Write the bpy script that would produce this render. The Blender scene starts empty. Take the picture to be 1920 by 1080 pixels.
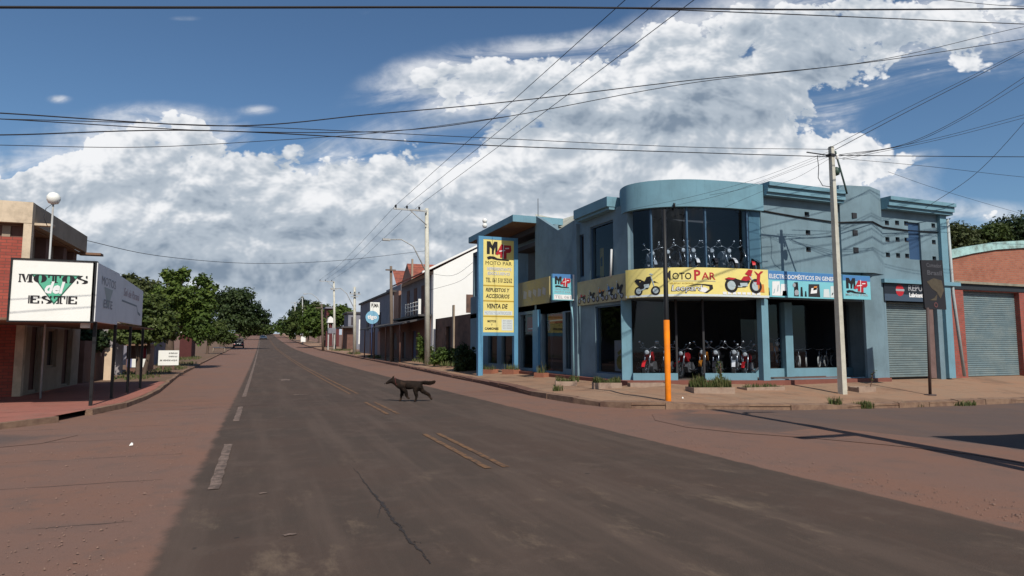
import bpy, bmesh, math, random
import numpy as np
from mathutils import Vector, Matrix
random.seed(7); RNG = np.random.default_rng(7)
scn = bpy.context.scene
COL = scn.collection
R = math.radians
# ------------------------------------------------------------------ camera maths (a point of the photo -> a point of the place)
F, HY, VX, CAMH = 1190.0, 648.5, 489.0, 1.55
PITCH = math.atan((HY-540)/F)
def camdir(x, y):
    d = ((x-960)/F, 1.0, -(y-540)/F); c, s = math.cos(PITCH), math.sin(PITCH)
    return (d[0], c*d[1]-s*d[2], s*d[1]+c*d[2])
_v = camdir(VX, HY); YAW = math.atan2(_v[0], _v[1])
def ray(x, y):
    d = camdir(x, y); c, s = math.cos(YAW), math.sin(YAW)
    return Vector((c*d[0]-s*d[1], s*d[0]+c*d[1], d[2]))
CAM = Vector((0, 0, CAMH))
def atX(x, y, X): r = ray(x, y); return CAM + r*(X/r[0])
def atY(x, y, Y): r = ray(x, y); return CAM + r*(Y/r[1])
PB = [(-120,0),(30,0),(50,.06),(75,.3),(100,.58),(125,.9),(150,1.4),(200,2.65),(257,4.15),(320,6.2),(400,8.6),(500,10.2),(700,10.2),(1000,10.2),(2500,10.2)]
QB = [(-900,0),(10,0),(13,-.14),(17,-.22),(22,-.26),(40,-.3),(900,-.3)]
def p(y): return float(np.interp(y, [a for a, b in PB], [b for a, b in PB]))
def qgr(x): return float(np.interp(x, [a for a, b in QB], [b for a, b in QB]))
def gz(x, y): return p(y)+qgr(x)
KERB_R = [(7.95,14.6),(7.88,18.2),(8.49,25),(8.97,36),(9.5,47),(9.7,60),(9.8,100),(9.8,400)]
def kx(y): return float(np.interp(y, [b for a, b in KERB_R], [a for a, b in KERB_R]))
def sw(x, y):                                   # height of the right-hand pavement
    if y > 18.5 or (x < 12 and y > 17.5):
        k = kx(y); hi = float(np.interp(y, [18, 25, 36, 60, 100], [.3, .36, .5, .5, .35]))
        t = min(1, max(0, (x-k)/3.2)); return p(y)+.14+(hi-.14)*t
    t = min(1, max(0, (y-13.0)/4.0)); t2 = min(1, max(0, (x-8)/4.0)); t = max(t*min(1, t2+.25), 0)
    return qgr(x)+.13+(.31-qgr(x)-.13)*t
def hit(x, y, fn):
    r = ray(x, y); t = 3.0
    while t < 900:
        P = CAM+r*t
        if P.z <= fn(P.x, P.y): return P
        t *= 1.0015
    return P
# ------------------------------------------------------------------ node helpers
class N:
    def __init__(s, nt): s.nt = nt
    def n(s, t, **k):
        nd = s.nt.nodes.new(t)
        for a, b in k.items(): setattr(nd, a, b)
        return nd
    def link(s, a, b): s.nt.links.new(a, b)
    def put(s, sock, v):
        if hasattr(v, 'is_output'): s.link(v, sock)
        else: sock.default_value = v
    def m(s, op, a, b=0.0, c=0.0):
        nd = s.n('ShaderNodeMath', operation=op)
        for i, v in enumerate((a, b, c)): s.put(nd.inputs[i], v)
        return nd.outputs[0]
    def noise(s, vec, scale, detail=4, rough=.55, dist=0.0, dim='3D'):
        nd = s.n('ShaderNodeTexNoise', noise_dimensions=dim)
        s.link(vec, nd.inputs['Vector']); nd.inputs['Scale'].default_value = scale
        nd.inputs['Detail'].default_value = detail; nd.inputs['Roughness'].default_value = rough; nd.inputs['Distortion'].default_value = dist
        return nd.outputs['Fac']
    def ss(s, v, a, b, lo=0.0, hi=1.0):
        nd = s.n('ShaderNodeMapRange', interpolation_type='SMOOTHSTEP')
        s.put(nd.inputs[0], v); nd.inputs[1].default_value = a; nd.inputs[2].default_value = b; nd.inputs[3].default_value = lo; nd.inputs[4].default_value = hi
        return nd.outputs[0]
    def mix(s, f, a, b):
        nd = s.n('ShaderNodeMix', data_type='RGBA')
        s.put(nd.inputs[0], f); s.put(nd.inputs[6], a if hasattr(a, 'is_output') else (*a[:3], 1)); s.put(nd.inputs[7], b if hasattr(b, 'is_output') else (*b[:3], 1))
        return nd.outputs[2]
    def sep(s, v):
        nd = s.n('ShaderNodeSeparateXYZ'); s.link(v, nd.inputs[0]); return nd.outputs
    def comb(s, x, y, z=0.0):
        nd = s.n('ShaderNodeCombineXYZ')
        for i, v in enumerate((x, y, z)): s.put(nd.inputs[i], v)
        return nd.outputs[0]
def newmat(name):
    m = bpy.data.materials.new(name); m.use_nodes = True
    b = m.node_tree.nodes['Principled BSDF']; return m, N(m.node_tree), b
def pos(g): return g.n('ShaderNodeNewGeometry').outputs['Position']
_MC = {}
def M(name, col, rough=.8, var=.25, scale=2.5, bump=.15, bscale=40, metal=0.0, spec=.3, dirt=None, streak=False):
    if name in _MC: return _MC[name]
    m, g, b = newmat(name); P = pos(g)
    n1 = g.noise(P, scale, 5, .65)
    V = P
    if streak:
        x, y, z = g.sep(P); V = g.comb(g.m('MULTIPLY', x, 5.0), g.m('MULTIPLY', y, 5.0), g.m('MULTIPLY', z, .5))
    n2 = g.noise(V, scale*1.7, 5, .7)
    d = dirt or tuple(c*.55 for c in col)
    c = g.mix(g.ss(n1, .35, .75, 0, var), col, d)
    c = g.mix(g.ss(n2, .5, .8, 0, var*1.3), c, tuple(min(1, x*.72) for x in col))
    g.link(c, b.inputs['Base Color'])
    b.inputs['Roughness'].default_value = rough; b.inputs['Metallic'].default_value = metal; b.inputs['Specular IOR Level'].default_value = spec
    if bump:
        bp = g.n('ShaderNodeBump'); bp.inputs['Strength'].default_value = bump; bp.inputs['Distance'].default_value = .02
        g.link(g.noise(P, bscale, 3, .6), bp.inputs['Height']); g.link(bp.outputs[0], b.inputs['Normal'])
    _MC[name] = m; return m
def plain(name, col, rough=.5, spec=.3, metal=0.0): return M(name, col, rough, .12, 6, 0, spec=spec, metal=metal)
def brickmat(name, c1, c2, mortar, bw=.24, bh=.085):
    m, g, b = newmat(name); P = pos(g); x, y, z = g.sep(P)
    bt = g.n('ShaderNodeTexBrick'); g.link(g.comb(g.m('ADD', x, y), z), bt.inputs['Vector'])
    bt.inputs['Scale'].default_value = 1; bt.inputs['Brick Width'].default_value = bw; bt.inputs['Row Height'].default_value = bh; bt.inputs['Mortar Size'].default_value = .009
    bt.inputs['Color1'].default_value = (*c1, 1); bt.inputs['Color2'].default_value = (*c2, 1); bt.inputs['Mortar'].default_value = (*mortar, 1); bt.inputs['Bias'].default_value = -.1
    n = g.noise(P, 1.6, 5, .65)
    c = g.mix(g.ss(n, .45, .75, 0, .45), bt.outputs['Color'], tuple(v*.45 for v in c1))
    g.link(c, b.inputs['Base Color']); b.inputs['Roughness'].default_value = .9; b.inputs['Specular IOR Level'].default_value = .15
    bp = g.n('ShaderNodeBump'); bp.inputs['Strength'].default_value = .4; bp.inputs['Distance'].default_value = .01
    g.link(g.m('SUBTRACT', 1.0, bt.outputs['Fac']), bp.inputs['Height']); g.link(bp.outputs[0], b.inputs['Normal'])
    return m
def glassmat(name, tint, trans):
    m = bpy.data.materials.new(name); m.use_nodes = True; g = N(m.node_tree); m.node_tree.nodes.clear()
    o = g.n('ShaderNodeOutputMaterial'); t = g.n('ShaderNodeBsdfTransparent'); t.inputs[0].default_value = (*[c*trans for c in tint], 1)
    gl = g.n('ShaderNodeBsdfGlossy'); gl.inputs['Roughness'].default_value = .02; gl.inputs['Color'].default_value = (.8, .85, .9, 1)
    lw = g.n('ShaderNodeLayerWeight'); lw.inputs[0].default_value = .5; fr = g.n('ShaderNodeMath', operation='MULTIPLY_ADD'); g.link(g.m('POWER', lw.outputs['Facing'], 4.0), fr.inputs[0]); fr.inputs[1].default_value = .32; fr.inputs[2].default_value = .035
    ms = g.n('ShaderNodeMixShader'); g.link(fr.outputs[0], ms.inputs[0]); g.link(t.outputs[0], ms.inputs[1]); g.link(gl.outputs[0], ms.inputs[2]); g.link(ms.outputs[0], o.inputs[0])
    return m
def leafmat(name, cols):
    m, g, b = newmat(name)
    at = g.n('ShaderNodeAttribute', attribute_name='tint'); f = at.outputs['Fac']
    c = g.mix(g.ss(f, 0, .5), cols[0], cols[1]); c = g.mix(g.ss(f, .5, 1), c, cols[2])
    g.link(c, b.inputs['Base Color']); b.inputs['Roughness'].default_value = .6; b.inputs['Specular IOR Level'].default_value = .25
    tr = g.n('ShaderNodeBsdfTranslucent'); g.link(c, tr.inputs[0]); ms = g.n('ShaderNodeMixShader'); ms.inputs[0].default_value = .25
    out = m.node_tree.nodes['Material Output']; g.link(b.outputs[0], ms.inputs[1]); g.link(tr.outputs[0], ms.inputs[2]); g.link(ms.outputs[0], out.inputs[0])
    return m
# ------------------------------------------------------------------ mesh builder
class MB:
    def __init__(s): s.v = []; s.f = []; s.sm = []
    def add(s, vs, fs, smooth=False):
        o = len(s.v); s.v += [tuple(v) for v in vs]
        for f in fs: s.f.append([i+o for i in f]); s.sm.append(smooth)
        return s
    def box(s, x0, x1, y0, y1, z0, z1):
        x0, x1 = min(x0, x1), max(x0, x1); y0, y1 = min(y0, y1), max(y0, y1); z0, z1 = min(z0, z1), max(z0, z1)
        return s.add([(x0,y0,z0),(x1,y0,z0),(x1,y1,z0),(x0,y1,z0),(x0,y0,z1),(x1,y0,z1),(x1,y1,z1),(x0,y1,z1)],
                     [(0,3,2,1),(4,5,6,7),(0,1,5,4),(1,2,6,5),(2,3,7,6),(3,0,4,7)])
    def prism(s, poly, fn, d0, d1):             # poly of (a, b); fn(a, b, d) -> xyz
        n = len(poly); vs = [fn(a, b, d0) for a, b in poly]+[fn(a, b, d1) for a, b in poly]
        return s.add(vs, [tuple(range(n))[::-1], tuple(range(n, 2*n))]+[(i, (i+1) % n, (i+1) % n+n, i+n) for i in range(n)])
    def tube(s, pts, r, n=8, caps=True, smooth=True):
        pts = [Vector(a) for a in pts]; rs = r if isinstance(r, (list, tuple)) else [r]*len(pts); vs = []; fs = []
        for i, P in enumerate(pts):
            t = (pts[min(i+1, len(pts)-1)]-pts[max(i-1, 0)]).normalized()
            u = t.cross(Vector((0, 0, 1)) if abs(t.z) < .9 else Vector((1, 0, 0))).normalized(); w = t.cross(u)
            for k in range(n):
                a = 2*math.pi*k/n; vs.append(P+(u*math.cos(a)+w*math.sin(a))*rs[i])
        for i in range(len(pts)-1):
            for k in range(n): fs.append((i*n+k, i*n+(k+1) % n, (i+1)*n+(k+1) % n, (i+1)*n+k))
        s.add(vs, fs, smooth)
        if caps:
            o = len(s.v)-len(vs); s.f.append([o+k for k in range(n)][::-1]); s.sm.append(False); s.f.append([o+(len(pts)-1)*n+k for k in range(n)]); s.sm.append(False)
        return s
    def lathe(s, c, prof, n=14, smooth=True):   # prof of (r, z)
        c = Vector(c); vs = []; fs = []
        for r, z in prof:
            for k in range(n):
                a = 2*math.pi*k/n; vs.append((c.x+r*math.cos(a), c.y+r*math.sin(a), c.z+z))
        for i in range(len(prof)-1):
            for k in range(n): fs.append((i*n+k, i*n+(k+1) % n, (i+1)*n+(k+1) % n, (i+1)*n+k))
        return s.add(vs, fs, smooth)
    def ring(s, c, r0, r1, w, fn, n=20):        # a wheel in the (a, b) plane; fn(a, b, d)
        vs = []; fs = []
        for k in range(n):
            t = 2*math.pi*k/n
            for r, d in ((r0, -w), (r1, -w), (r1, w), (r0, w)): vs.append(fn(c[0]+r*math.cos(t), c[1]+r*math.sin(t), d))
        for k in range(n):
            a, b = 4*k, 4*((k+1) % n)
            for j in range(4): fs.append((a+j, a+(j+1) % 4, b+(j+1) % 4, b+j))
        return s.add(vs, fs)
    def wall(s, s0, s1, z0, z1, holes, fn, th):  # wall with rectangular holes; fn(s, z, d)
        S = sorted({s0, s1, *[h[0] for h in holes], *[h[1] for h in holes]}); Z = sorted({z0, z1, *[h[2] for h in holes], *[h[3] for h in holes]})
        S = [a for a in S if s0-1e-6 <= a <= s1+1e-6]; Z = [a for a in Z if z0-1e-6 <= a <= z1+1e-6]
        def solid(i, j):
            if not (0 <= i < len(S)-1 and 0 <= j < len(Z)-1): return False
            a, b = (S[i]+S[i+1])/2, (Z[j]+Z[j+1])/2
            return not any(h[0] < a < h[1] and h[2] < b < h[3] for h in holes)
        for i in range(len(S)-1):
            for j in range(len(Z)-1):
                if not solid(i, j): continue
                a, b, c, d = S[i], S[i+1], Z[j], Z[j+1]
                s.add([fn(a,c,0),fn(b,c,0),fn(b,d,0),fn(a,d,0)], [(0,1,2,3)]); s.add([fn(a,c,th),fn(b,c,th),fn(b,d,th),fn(a,d,th)], [(3,2,1,0)])
                for ok, u, w in ((solid(i-1, j), (a,c), (a,d)), (solid(i+1, j), (b,c), (b,d)), (solid(i, j-1), (a,c), (b,c)), (solid(i, j+1), (a,d), (b,d))):
                    if not ok: s.add([fn(*u,0),fn(*w,0),fn(*w,th),fn(*u,th)], [(0,1,2,3)])
        return s
    def build(s, name, mat, parent=None, label=None, tint=None):
        off = Vector(parent['_loc']) if parent is not None and '_loc' in parent else Vector((0, 0, 0))
        me = bpy.data.meshes.new(name); me.from_pydata([(a-off.x, b-off.y, c-off.z) for a, b, c in s.v], [], s.f)
        me.polygons.foreach_set('use_smooth', s.sm); me.materials.append(mat)
        bm = bmesh.new(); bm.from_mesh(me); bmesh.ops.recalc_face_normals(bm, faces=bm.faces); bm.to_mesh(me); bm.free()
        if tint is not None:
            a = me.attributes.new('tint', 'FLOAT', 'FACE'); a.data.foreach_set('value', tint)
        o = bpy.data.objects.new(name, me); COL.objects.link(o)
        if parent is not None: o.parent = parent
        if parent is not None and '_loc' in parent: o['_loc'] = list(off)
        if label: o['label'] = label
        return o
def thing(name, label, cat, loc, group=None):
    o = bpy.data.objects.new(name, None); COL.objects.link(o); o.location = loc; o['_loc'] = [float(a) for a in loc]
    o['label'] = label; o['category'] = cat
    if group: o['group'] = group
    return o
def tag(o, label, cat, group=None):
    o['label'] = label; o['category'] = cat
    if group: o['group'] = group
    return o
def struct(o): o['kind'] = 'structure'; return o
def copy_thing(root, label, loc=None, rz=None, scale=None):
    r = root.copy(); COL.objects.link(r); r['label'] = label
    if loc is not None: r.location = loc
    if rz is not None: r.rotation_euler = (0, 0, rz)
    if scale is not None: r.scale = (scale,)*3
    for ch in list(root.children):
        c = ch.copy(); COL.objects.link(c); c.parent = r
        for gch in ch.children:
            d = gch.copy(); COL.objects.link(d); d.parent = c
    return r
XZ = lambda Y: (lambda a, b, d: (a, Y+d, b))     # wall facing -Y, thickness to +Y
YZ = lambda X: (lambda a, b, d: (X+d, a, b))     # wall facing -X, thickness to +X
YZn = lambda X: (lambda a, b, d: (X-d, a, b))    # wall facing +X
# text as flat meshes -------------------------------------------------
def textshape(txt, size=1.0, bold=0.0, shear=0.0, space=1.0):
    c = bpy.data.curves.new('t', 'FONT'); c.body = txt; c.size = size; c.offset = bold; c.shear = shear; c.align_x = 'LEFT'; c.resolution_u = 2; c.space_character = space
    o = bpy.data.objects.new('t', c); COL.objects.link(o); bpy.context.view_layer.update()
    me = bpy.data.meshes.new_from_object(o.evaluated_get(bpy.context.evaluated_depsgraph_get()))
    vs = [v.co.copy() for v in me.vertices]; fs = [tuple(pp.vertices) for pp in me.polygons]
    bpy.data.objects.remove(o); bpy.data.curves.remove(c); bpy.data.meshes.remove(me)
    return vs, fs
def lettering(txt, mat, parent, fn, s0, s1, z0, z1, bold=.02, shear=0.0, d=-.006, name='lettering', space=1.0, flip=False):
    """fits the words into s0..s1 x z0..z1 of a surface fn(s, z, d)"""
    vs, fs = textshape(txt, 1.0, bold, shear, space)
    xs = [v.x for v in vs]; ys = [v.y for v in vs]; a0, a1, b0, b1 = min(xs), max(xs), min(ys), max(ys)
    mb = MB(); mb.add([fn(s0+(v.x-a0)/(a1-a0)*(s1-s0), z0+(v.y-b0)/(b1-b0)*(z1-z0), d) for v in vs], fs)
    return mb.build(name, mat, parent)
def decal(polys, mat, parent, fn, d=-.005, name='picture'):
    mb = MB()
    for i_, poly in enumerate(polys):
        mb.add([fn(a, b, d-.0003*i_) for a, b in poly], [tuple(range(len(poly)))])
    return mb.build(name, mat, parent)
def disc(cx, cy, r, n=18, ry=None): return [(cx+r*math.cos(2*math.pi*k/n), cy+(ry or r)*math.sin(2*math.pi*k/n)) for k in range(n)]
def bar(x0, y0, x1, y1, w):
    L = math.hypot(x1-x0, y1-y0); nx, ny = -(y1-y0)/L*w/2, (x1-x0)/L*w/2
    return [(x0+nx, y0+ny), (x1+nx, y1+ny), (x1-nx, y1-ny), (x0-nx, y0-ny)]
def ringq(cx, cy, r0, r1, n=18, ry=1.0):
    out = []
    for k in range(n):
        a, b = 2*math.pi*k/n, 2*math.pi*(k+1)/n
        out.append([(cx+r0*math.cos(a), cy+ry*r0*math.sin(a)), (cx+r1*math.cos(a), cy+ry*r1*math.sin(a)), (cx+r1*math.cos(b), cy+ry*r1*math.sin(b)), (cx+r0*math.cos(b), cy+ry*r0*math.sin(b))])
    return out
# ------------------------------------------------------------------ render / camera / light / sky
cam_d = bpy.data.cameras.new('camera'); cam = bpy.data.objects.new('camera', cam_d); COL.objects.link(cam)
cam_d.sensor_width = 36; cam_d.lens = 36*F/1920; cam_d.clip_end = 6000; cam_d.clip_start = .05
_d = ray(960, 540); _r = (ray(961, 540)-ray(960, 540)).normalized(); _b = -_d.normalized(); _u = _b.cross(_r).normalized()
cam.matrix_world = Matrix(((_r.x, _u.x, _b.x, CAM.x), (_r.y, _u.y, _b.y, CAM.y), (_r.z, _u.z, _b.z, CAM.z), (0, 0, 0, 1)))
scn.camera = cam
scn.view_settings.view_transform = 'Standard'; scn.view_settings.look = 'None'; scn.view_settings.exposure = .1; scn.view_settings.gamma = 1
scn.render.engine = 'CYCLES'; scn.cycles.max_bounces = 6; scn.cycles.transparent_max_bounces = 12; scn.cycles.use_denoising = True
SUN_EL, SUN_AZ = R(46), R(1.5)
ld = Vector((math.sin(SUN_AZ)*math.cos(SUN_EL), math.cos(SUN_AZ)*math.cos(SUN_EL), -math.sin(SUN_EL)))
sl = bpy.data.lights.new('sun', 'SUN'); sl.energy = 4.3; sl.angle = R(.5); sl.color = (1, .94, .85)
so = bpy.data.objects.new('sun', sl); COL.objects.link(so); so.rotation_euler = ld.to_track_quat('-Z', 'Y').to_euler(); so.location = (0, -20, 40)
w = bpy.data.worlds.new('World'); scn.world = w; w.use_nodes = True; g = N(w.node_tree); w.node_tree.nodes.clear()
SKYS = .06
sky = g.n('ShaderNodeTexSky', sky_type='NISHITA'); sky.sun_disc = False; sky.sun_elevation = SUN_EL; sky.sun_rotation = R(180)+SUN_AZ; sky.air_density = 1.0; sky.dust_density = .6; sky.ozone_density = 1.6
tc = g.n('ShaderNodeTexCoord'); x, y, z = g.sep(tc.outputs['Generated'])
sy, cy = math.sin(-YAW), math.cos(-YAW)
fwd = g.m('ADD', g.m('MULTIPLY', x, sy), g.m('MULTIPLY', y, cy)); rgt = g.m('SUBTRACT', g.m('MULTIPLY', x, cy), g.m('MULTIPLY', y, sy))
fa = g.m('MAXIMUM', g.m('ABSOLUTE', fwd), .2)
U = g.m('DIVIDE', rgt, fa); V = g.m('DIVIDE', g.m('MAXIMUM', z, 0.0), fa)
def uv(px, py):
    r = ray(px, py); f = r.x*sy+r.y*cy; return ((r.x*cy-r.y*sy)/f, r.z/f)
def blob(px, py, rx, ry, amp):
    u0, v0 = uv(px, py); a = g.m('DIVIDE', g.m('SUBTRACT', U, u0), rx/F); b = g.m('DIVIDE', g.m('SUBTRACT', V, v0), ry/F)
    r2 = g.m('ADD', g.m('MULTIPLY', a, a), g.m('MULTIPLY', b, b))
    return g.m('MULTIPLY', g.m('EXPONENT', g.m('MULTIPLY', r2, -1.0)), amp)
def total(L):
    s = None
    for b in L: s = blob(*b) if s is None else g.m('ADD', s, blob(*b))
    return s
vec = g.comb(g.m('ADD', U, 8.2), g.m('ADD', g.m('MULTIPLY', V, 1.35), 1.3), 0.0)
wn = g.n('ShaderNodeTexNoise', noise_dimensions='2D'); g.link(vec, wn.inputs['Vector']); wn.inputs['Scale'].default_value = 3.5; wn.inputs['Detail'].default_value = 3
wadd = g.n('ShaderNodeVectorMath', operation='MULTIPLY_ADD'); g.link(wn.outputs['Color'], wadd.inputs[0]); wadd.inputs[1].default_value = (.085, .085, 0); g.link(vec, wadd.inputs[2])
vw = wadd.outputs[0]
def billow(v, det):
    a = g.noise(v, 4.2, det, .58, dim='2D'); vo = g.n('ShaderNodeTexVoronoi', feature='SMOOTH_F1', voronoi_dimensions='2D'); g.link(v, vo.inputs['Vector']); vo.inputs['Scale'].default_value = 9; vo.inputs['Smoothness'].default_value = .35
    vo.inputs['Detail'].default_value = 3; vo.inputs['Roughness'].default_value = .6; vo.inputs['Lacunarity'].default_value = 2.3
    return g.m('ADD', g.m('MULTIPLY', a, .8), g.m('MULTIPLY', g.m('SUBTRACT', .62, vo.outputs['Distance']), .34))
n0 = billow(vw, 9)
nl = billow(vw, 4)
sh = g.n('ShaderNodeVectorMath', operation='ADD'); g.link(vw, sh.inputs[0]); sh.inputs[1].default_value = (-.010, .024, 0); n1 = billow(sh.outputs[0], 4)
cover = total([(300,250,120,60,.50),(180,310,80,70,.45),(340,330,280,90,.55),(120,400,140,60,.35),(700,370,380,90,.42),(1150,330,380,130,.62),(60,400,110,60,.35),(300,450,420,70,.42),(900,480,500,90,.42),
    (1120,140,260,75,.45),(820,150,230,60,.36),(1300,170,260,110,.60),(1480,70,220,80,.50),(1760,25,260,60,.6),(1330,230,200,60,.5),(1560,290,190,40,.5),(1400,320,300,50,.5),(1840,400,160,40,.25),(1880,255,70,30,.15),
    (1540,150,140,60,.3),(1800,110,180,50,.25),(620,520,200,60,.35),(480,570,240,60,.35),(350,35,50,9,.34),(400,80,36,14,.32),(110,185,26,9,.34),(485,205,30,11,.36),(690,25,40,10,.2),(560,270,60,16,.26),
    (500,480,750,110,.42),(600,570,900,55,.40),(1500,560,500,60,.25),(30,330,70,50,.2),(40,450,170,120,.35),(850,130,160,40,.08),(500,530,500,40,.15),(230,360,150,60,.2),(1450,310,260,40,.2),(520,100,260,90,-.25),(300,110,330,60,-.3),(1800,240,120,60,-.28),(1660,215,120,34,-.15),(530,255,60,28,-.42),(660,280,60,14,-.15),(1000,30,140,30,-.35),(1890,330,120,40,-.35)])
cover = g.m('MULTIPLY', cover, g.ss(g.noise(vw, 15, 6, .65, dim='2D'), .3, .68, .80, 1.14))
dens = g.m('ADD', g.m('SUBTRACT', n0, .74), cover)
alpha = g.ss(dens, -.02, .085)
wisp = g.noise(g.comb(g.m('MULTIPLY', U, .55), g.m('ADD', g.m('MULTIPLY', V, 2.2), g.m('MULTIPLY', U, -.35)), 1.7), 5, 7, .62, .6, dim='2D')
soft = g.m('MULTIPLY', g.ss(cover, .06, .4), g.ss(wisp, .36, .64, 0, .75))
alpha = g.m('MAXIMUM', alpha, soft)
dark = total([(1320,205,120,40,.85),(1180,230,150,30,.45),(1540,130,120,60,.55),(1650,60,140,50,.35),(390,370,110,40,.55),(300,455,260,20,.4),(650,440,260,16,.5),(640,500,420,26,.55),(980,440,220,24,.45),(255,275,45,18,.4),
    (1000,230,170,22,.4),(1000,170,55,30,.4),(860,250,120,22,.4),(1100,345,140,30,.35),(560,420,160,14,.3),(800,545,300,26,.4),(1200,285,220,18,.4),(300,510,300,40,.55),(1400,60,100,30,.25),(560,330,160,16,.25)])
lite = total([(300,235,110,40,.5),(180,290,70,40,.5),(1130,170,150,50,.2),(1300,70,160,40,.35),(940,300,120,34,.3),(420,330,110,26,.25),(1440,335,240,22,.75),(1620,290,80,30,.6),(740,350,160,20,.3),(330,405,180,18,.35),(1800,25,150,36,.25),(900,100,160,26,.3),(600,370,140,18,.3),(1100,300,160,22,.3)])
diff = g.m('SUBTRACT', nl, n1); fine = g.m('SUBTRACT', n0, nl)
br = g.m('ADD', g.m('ADD', .60, g.m('MULTIPLY', diff, 1.35)), g.m('SUBTRACT', g.m('MULTIPLY', lite, .5), g.m('MULTIPLY', dark, .42)))
br = g.m('ADD', br, g.m('MULTIPLY', fine, .55))
thin = g.ss(dens, .0, .3, .15, 0)
br = g.m('MINIMUM', g.m('MAXIMUM', g.m('ADD', br, thin), 0.0), 1.0)
K = 1/SKYS
def k(c): return tuple(a*K for a in c)
cc = g.mix(g.ss(br, 0, .5), k((.20,.26,.34)), k((.42,.48,.55))); cc = g.mix(g.ss(br, .45, .95), cc, k((.84,.85,.87)))
hz = g.ss(V, .0, .14, .4, 0)
cc = g.mix(hz, cc, k((.38,.46,.56)))
tint = g.n('ShaderNodeMix', data_type='RGBA', blend_type='MULTIPLY'); tint.inputs[0].default_value = 1; g.link(sky.outputs[0], tint.inputs[6]); tint.inputs[7].default_value = (1.0, 1.27, 1.46, 1)
colr = g.mix(alpha, tint.outputs[2], cc)
colr = g.mix(g.ss(V, .10, 0, 0, .75), colr, k((.40,.48,.58)))
bg = g.n('ShaderNodeBackground'); g.link(colr, bg.inputs[0]); bg.inputs[1].default_value = SKYS
ow = g.n('ShaderNodeOutputWorld'); g.link(bg.outputs[0], ow.inputs[0])
w.cycles.sampling_method = 'MANUAL'; w.cycles.sample_map_resolution = 512
# ------------------------------------------------------------------ ground, roads, pavements
def gcol(g, P, base, red, grey, dark, crosslines=False, tracks=False):
    x, y, z = g.sep(P)
    n1 = g.noise(P, .35, 6, .65); n2 = g.noise(P, 1.7, 6, .7); n3 = g.noise(P, 22, 4, .7); n4 = g.noise(P, 90, 2, .6)
    c = g.mix(g.ss(n1, .4, .62, 0, .6), base, red); c = g.mix(g.ss(n2, .48, .68, 0, .7), c, grey)
    c = g.mix(g.ss(n3, .56, .74, 0, .5), c, dark); c = g.mix(g.ss(n4, .55, .7, 0, .28), c, tuple(v*1.6 for v in base))
    if tracks:
        L = g.comb(g.m('MULTIPLY', x, 1.5), g.m('MULTIPLY', y, .1), 0); t = g.noise(L, 1.25, 5, .6)
        c = g.mix(g.ss(t, .44, .68, 0, .85), c, grey)
        near = g.ss(y, 13, 3); S = g.comb(g.m('MULTIPLY', x, 2.0), g.m('MULTIPLY', g.m('ADD', y, g.m('MULTIPLY', x, .35)), .8), 2.0)
        st = g.noise(S, 1.1, 7, .72)
        c = g.mix(g.m('MULTIPLY', g.ss(st, .55, .72, 0, .6), near), c, (.18, .13, .09))
        oil = g.noise(P, 5.5, 2, .5); c = g.mix(g.ss(oil, .74, .80, 0, .6), c, (.02, .018, .018))
    if crosslines:  # thin broken dark lines across the left shoulder
        j = g.m('FRACT', g.m('ADD', g.m('DIVIDE', g.m('ADD', y, g.m('MULTIPLY', x, .03)), 1.9), g.m('MULTIPLY', g.noise(P, 2.5, 3, .6), .05)))
        jm = g.m('MULTIPLY', g.ss(g.m('ABSOLUTE', g.m('SUBTRACT', j, .5)), .014, .004), g.ss(g.noise(P, .9, 2, .5), .42, .55))
        jm = g.m('MULTIPLY', jm, g.ss(x, 0, -.6)); jm = g.m('MULTIPLY', jm, g.ss(y, 30, 20))
        c = g.mix(g.m('MULTIPLY', jm, .75), c, (.03, .022, .02))
    return c
DIRT = ((.172,.102,.078), (.200,.102,.068), (.138,.092,.074), (.088,.055,.042))
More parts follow.
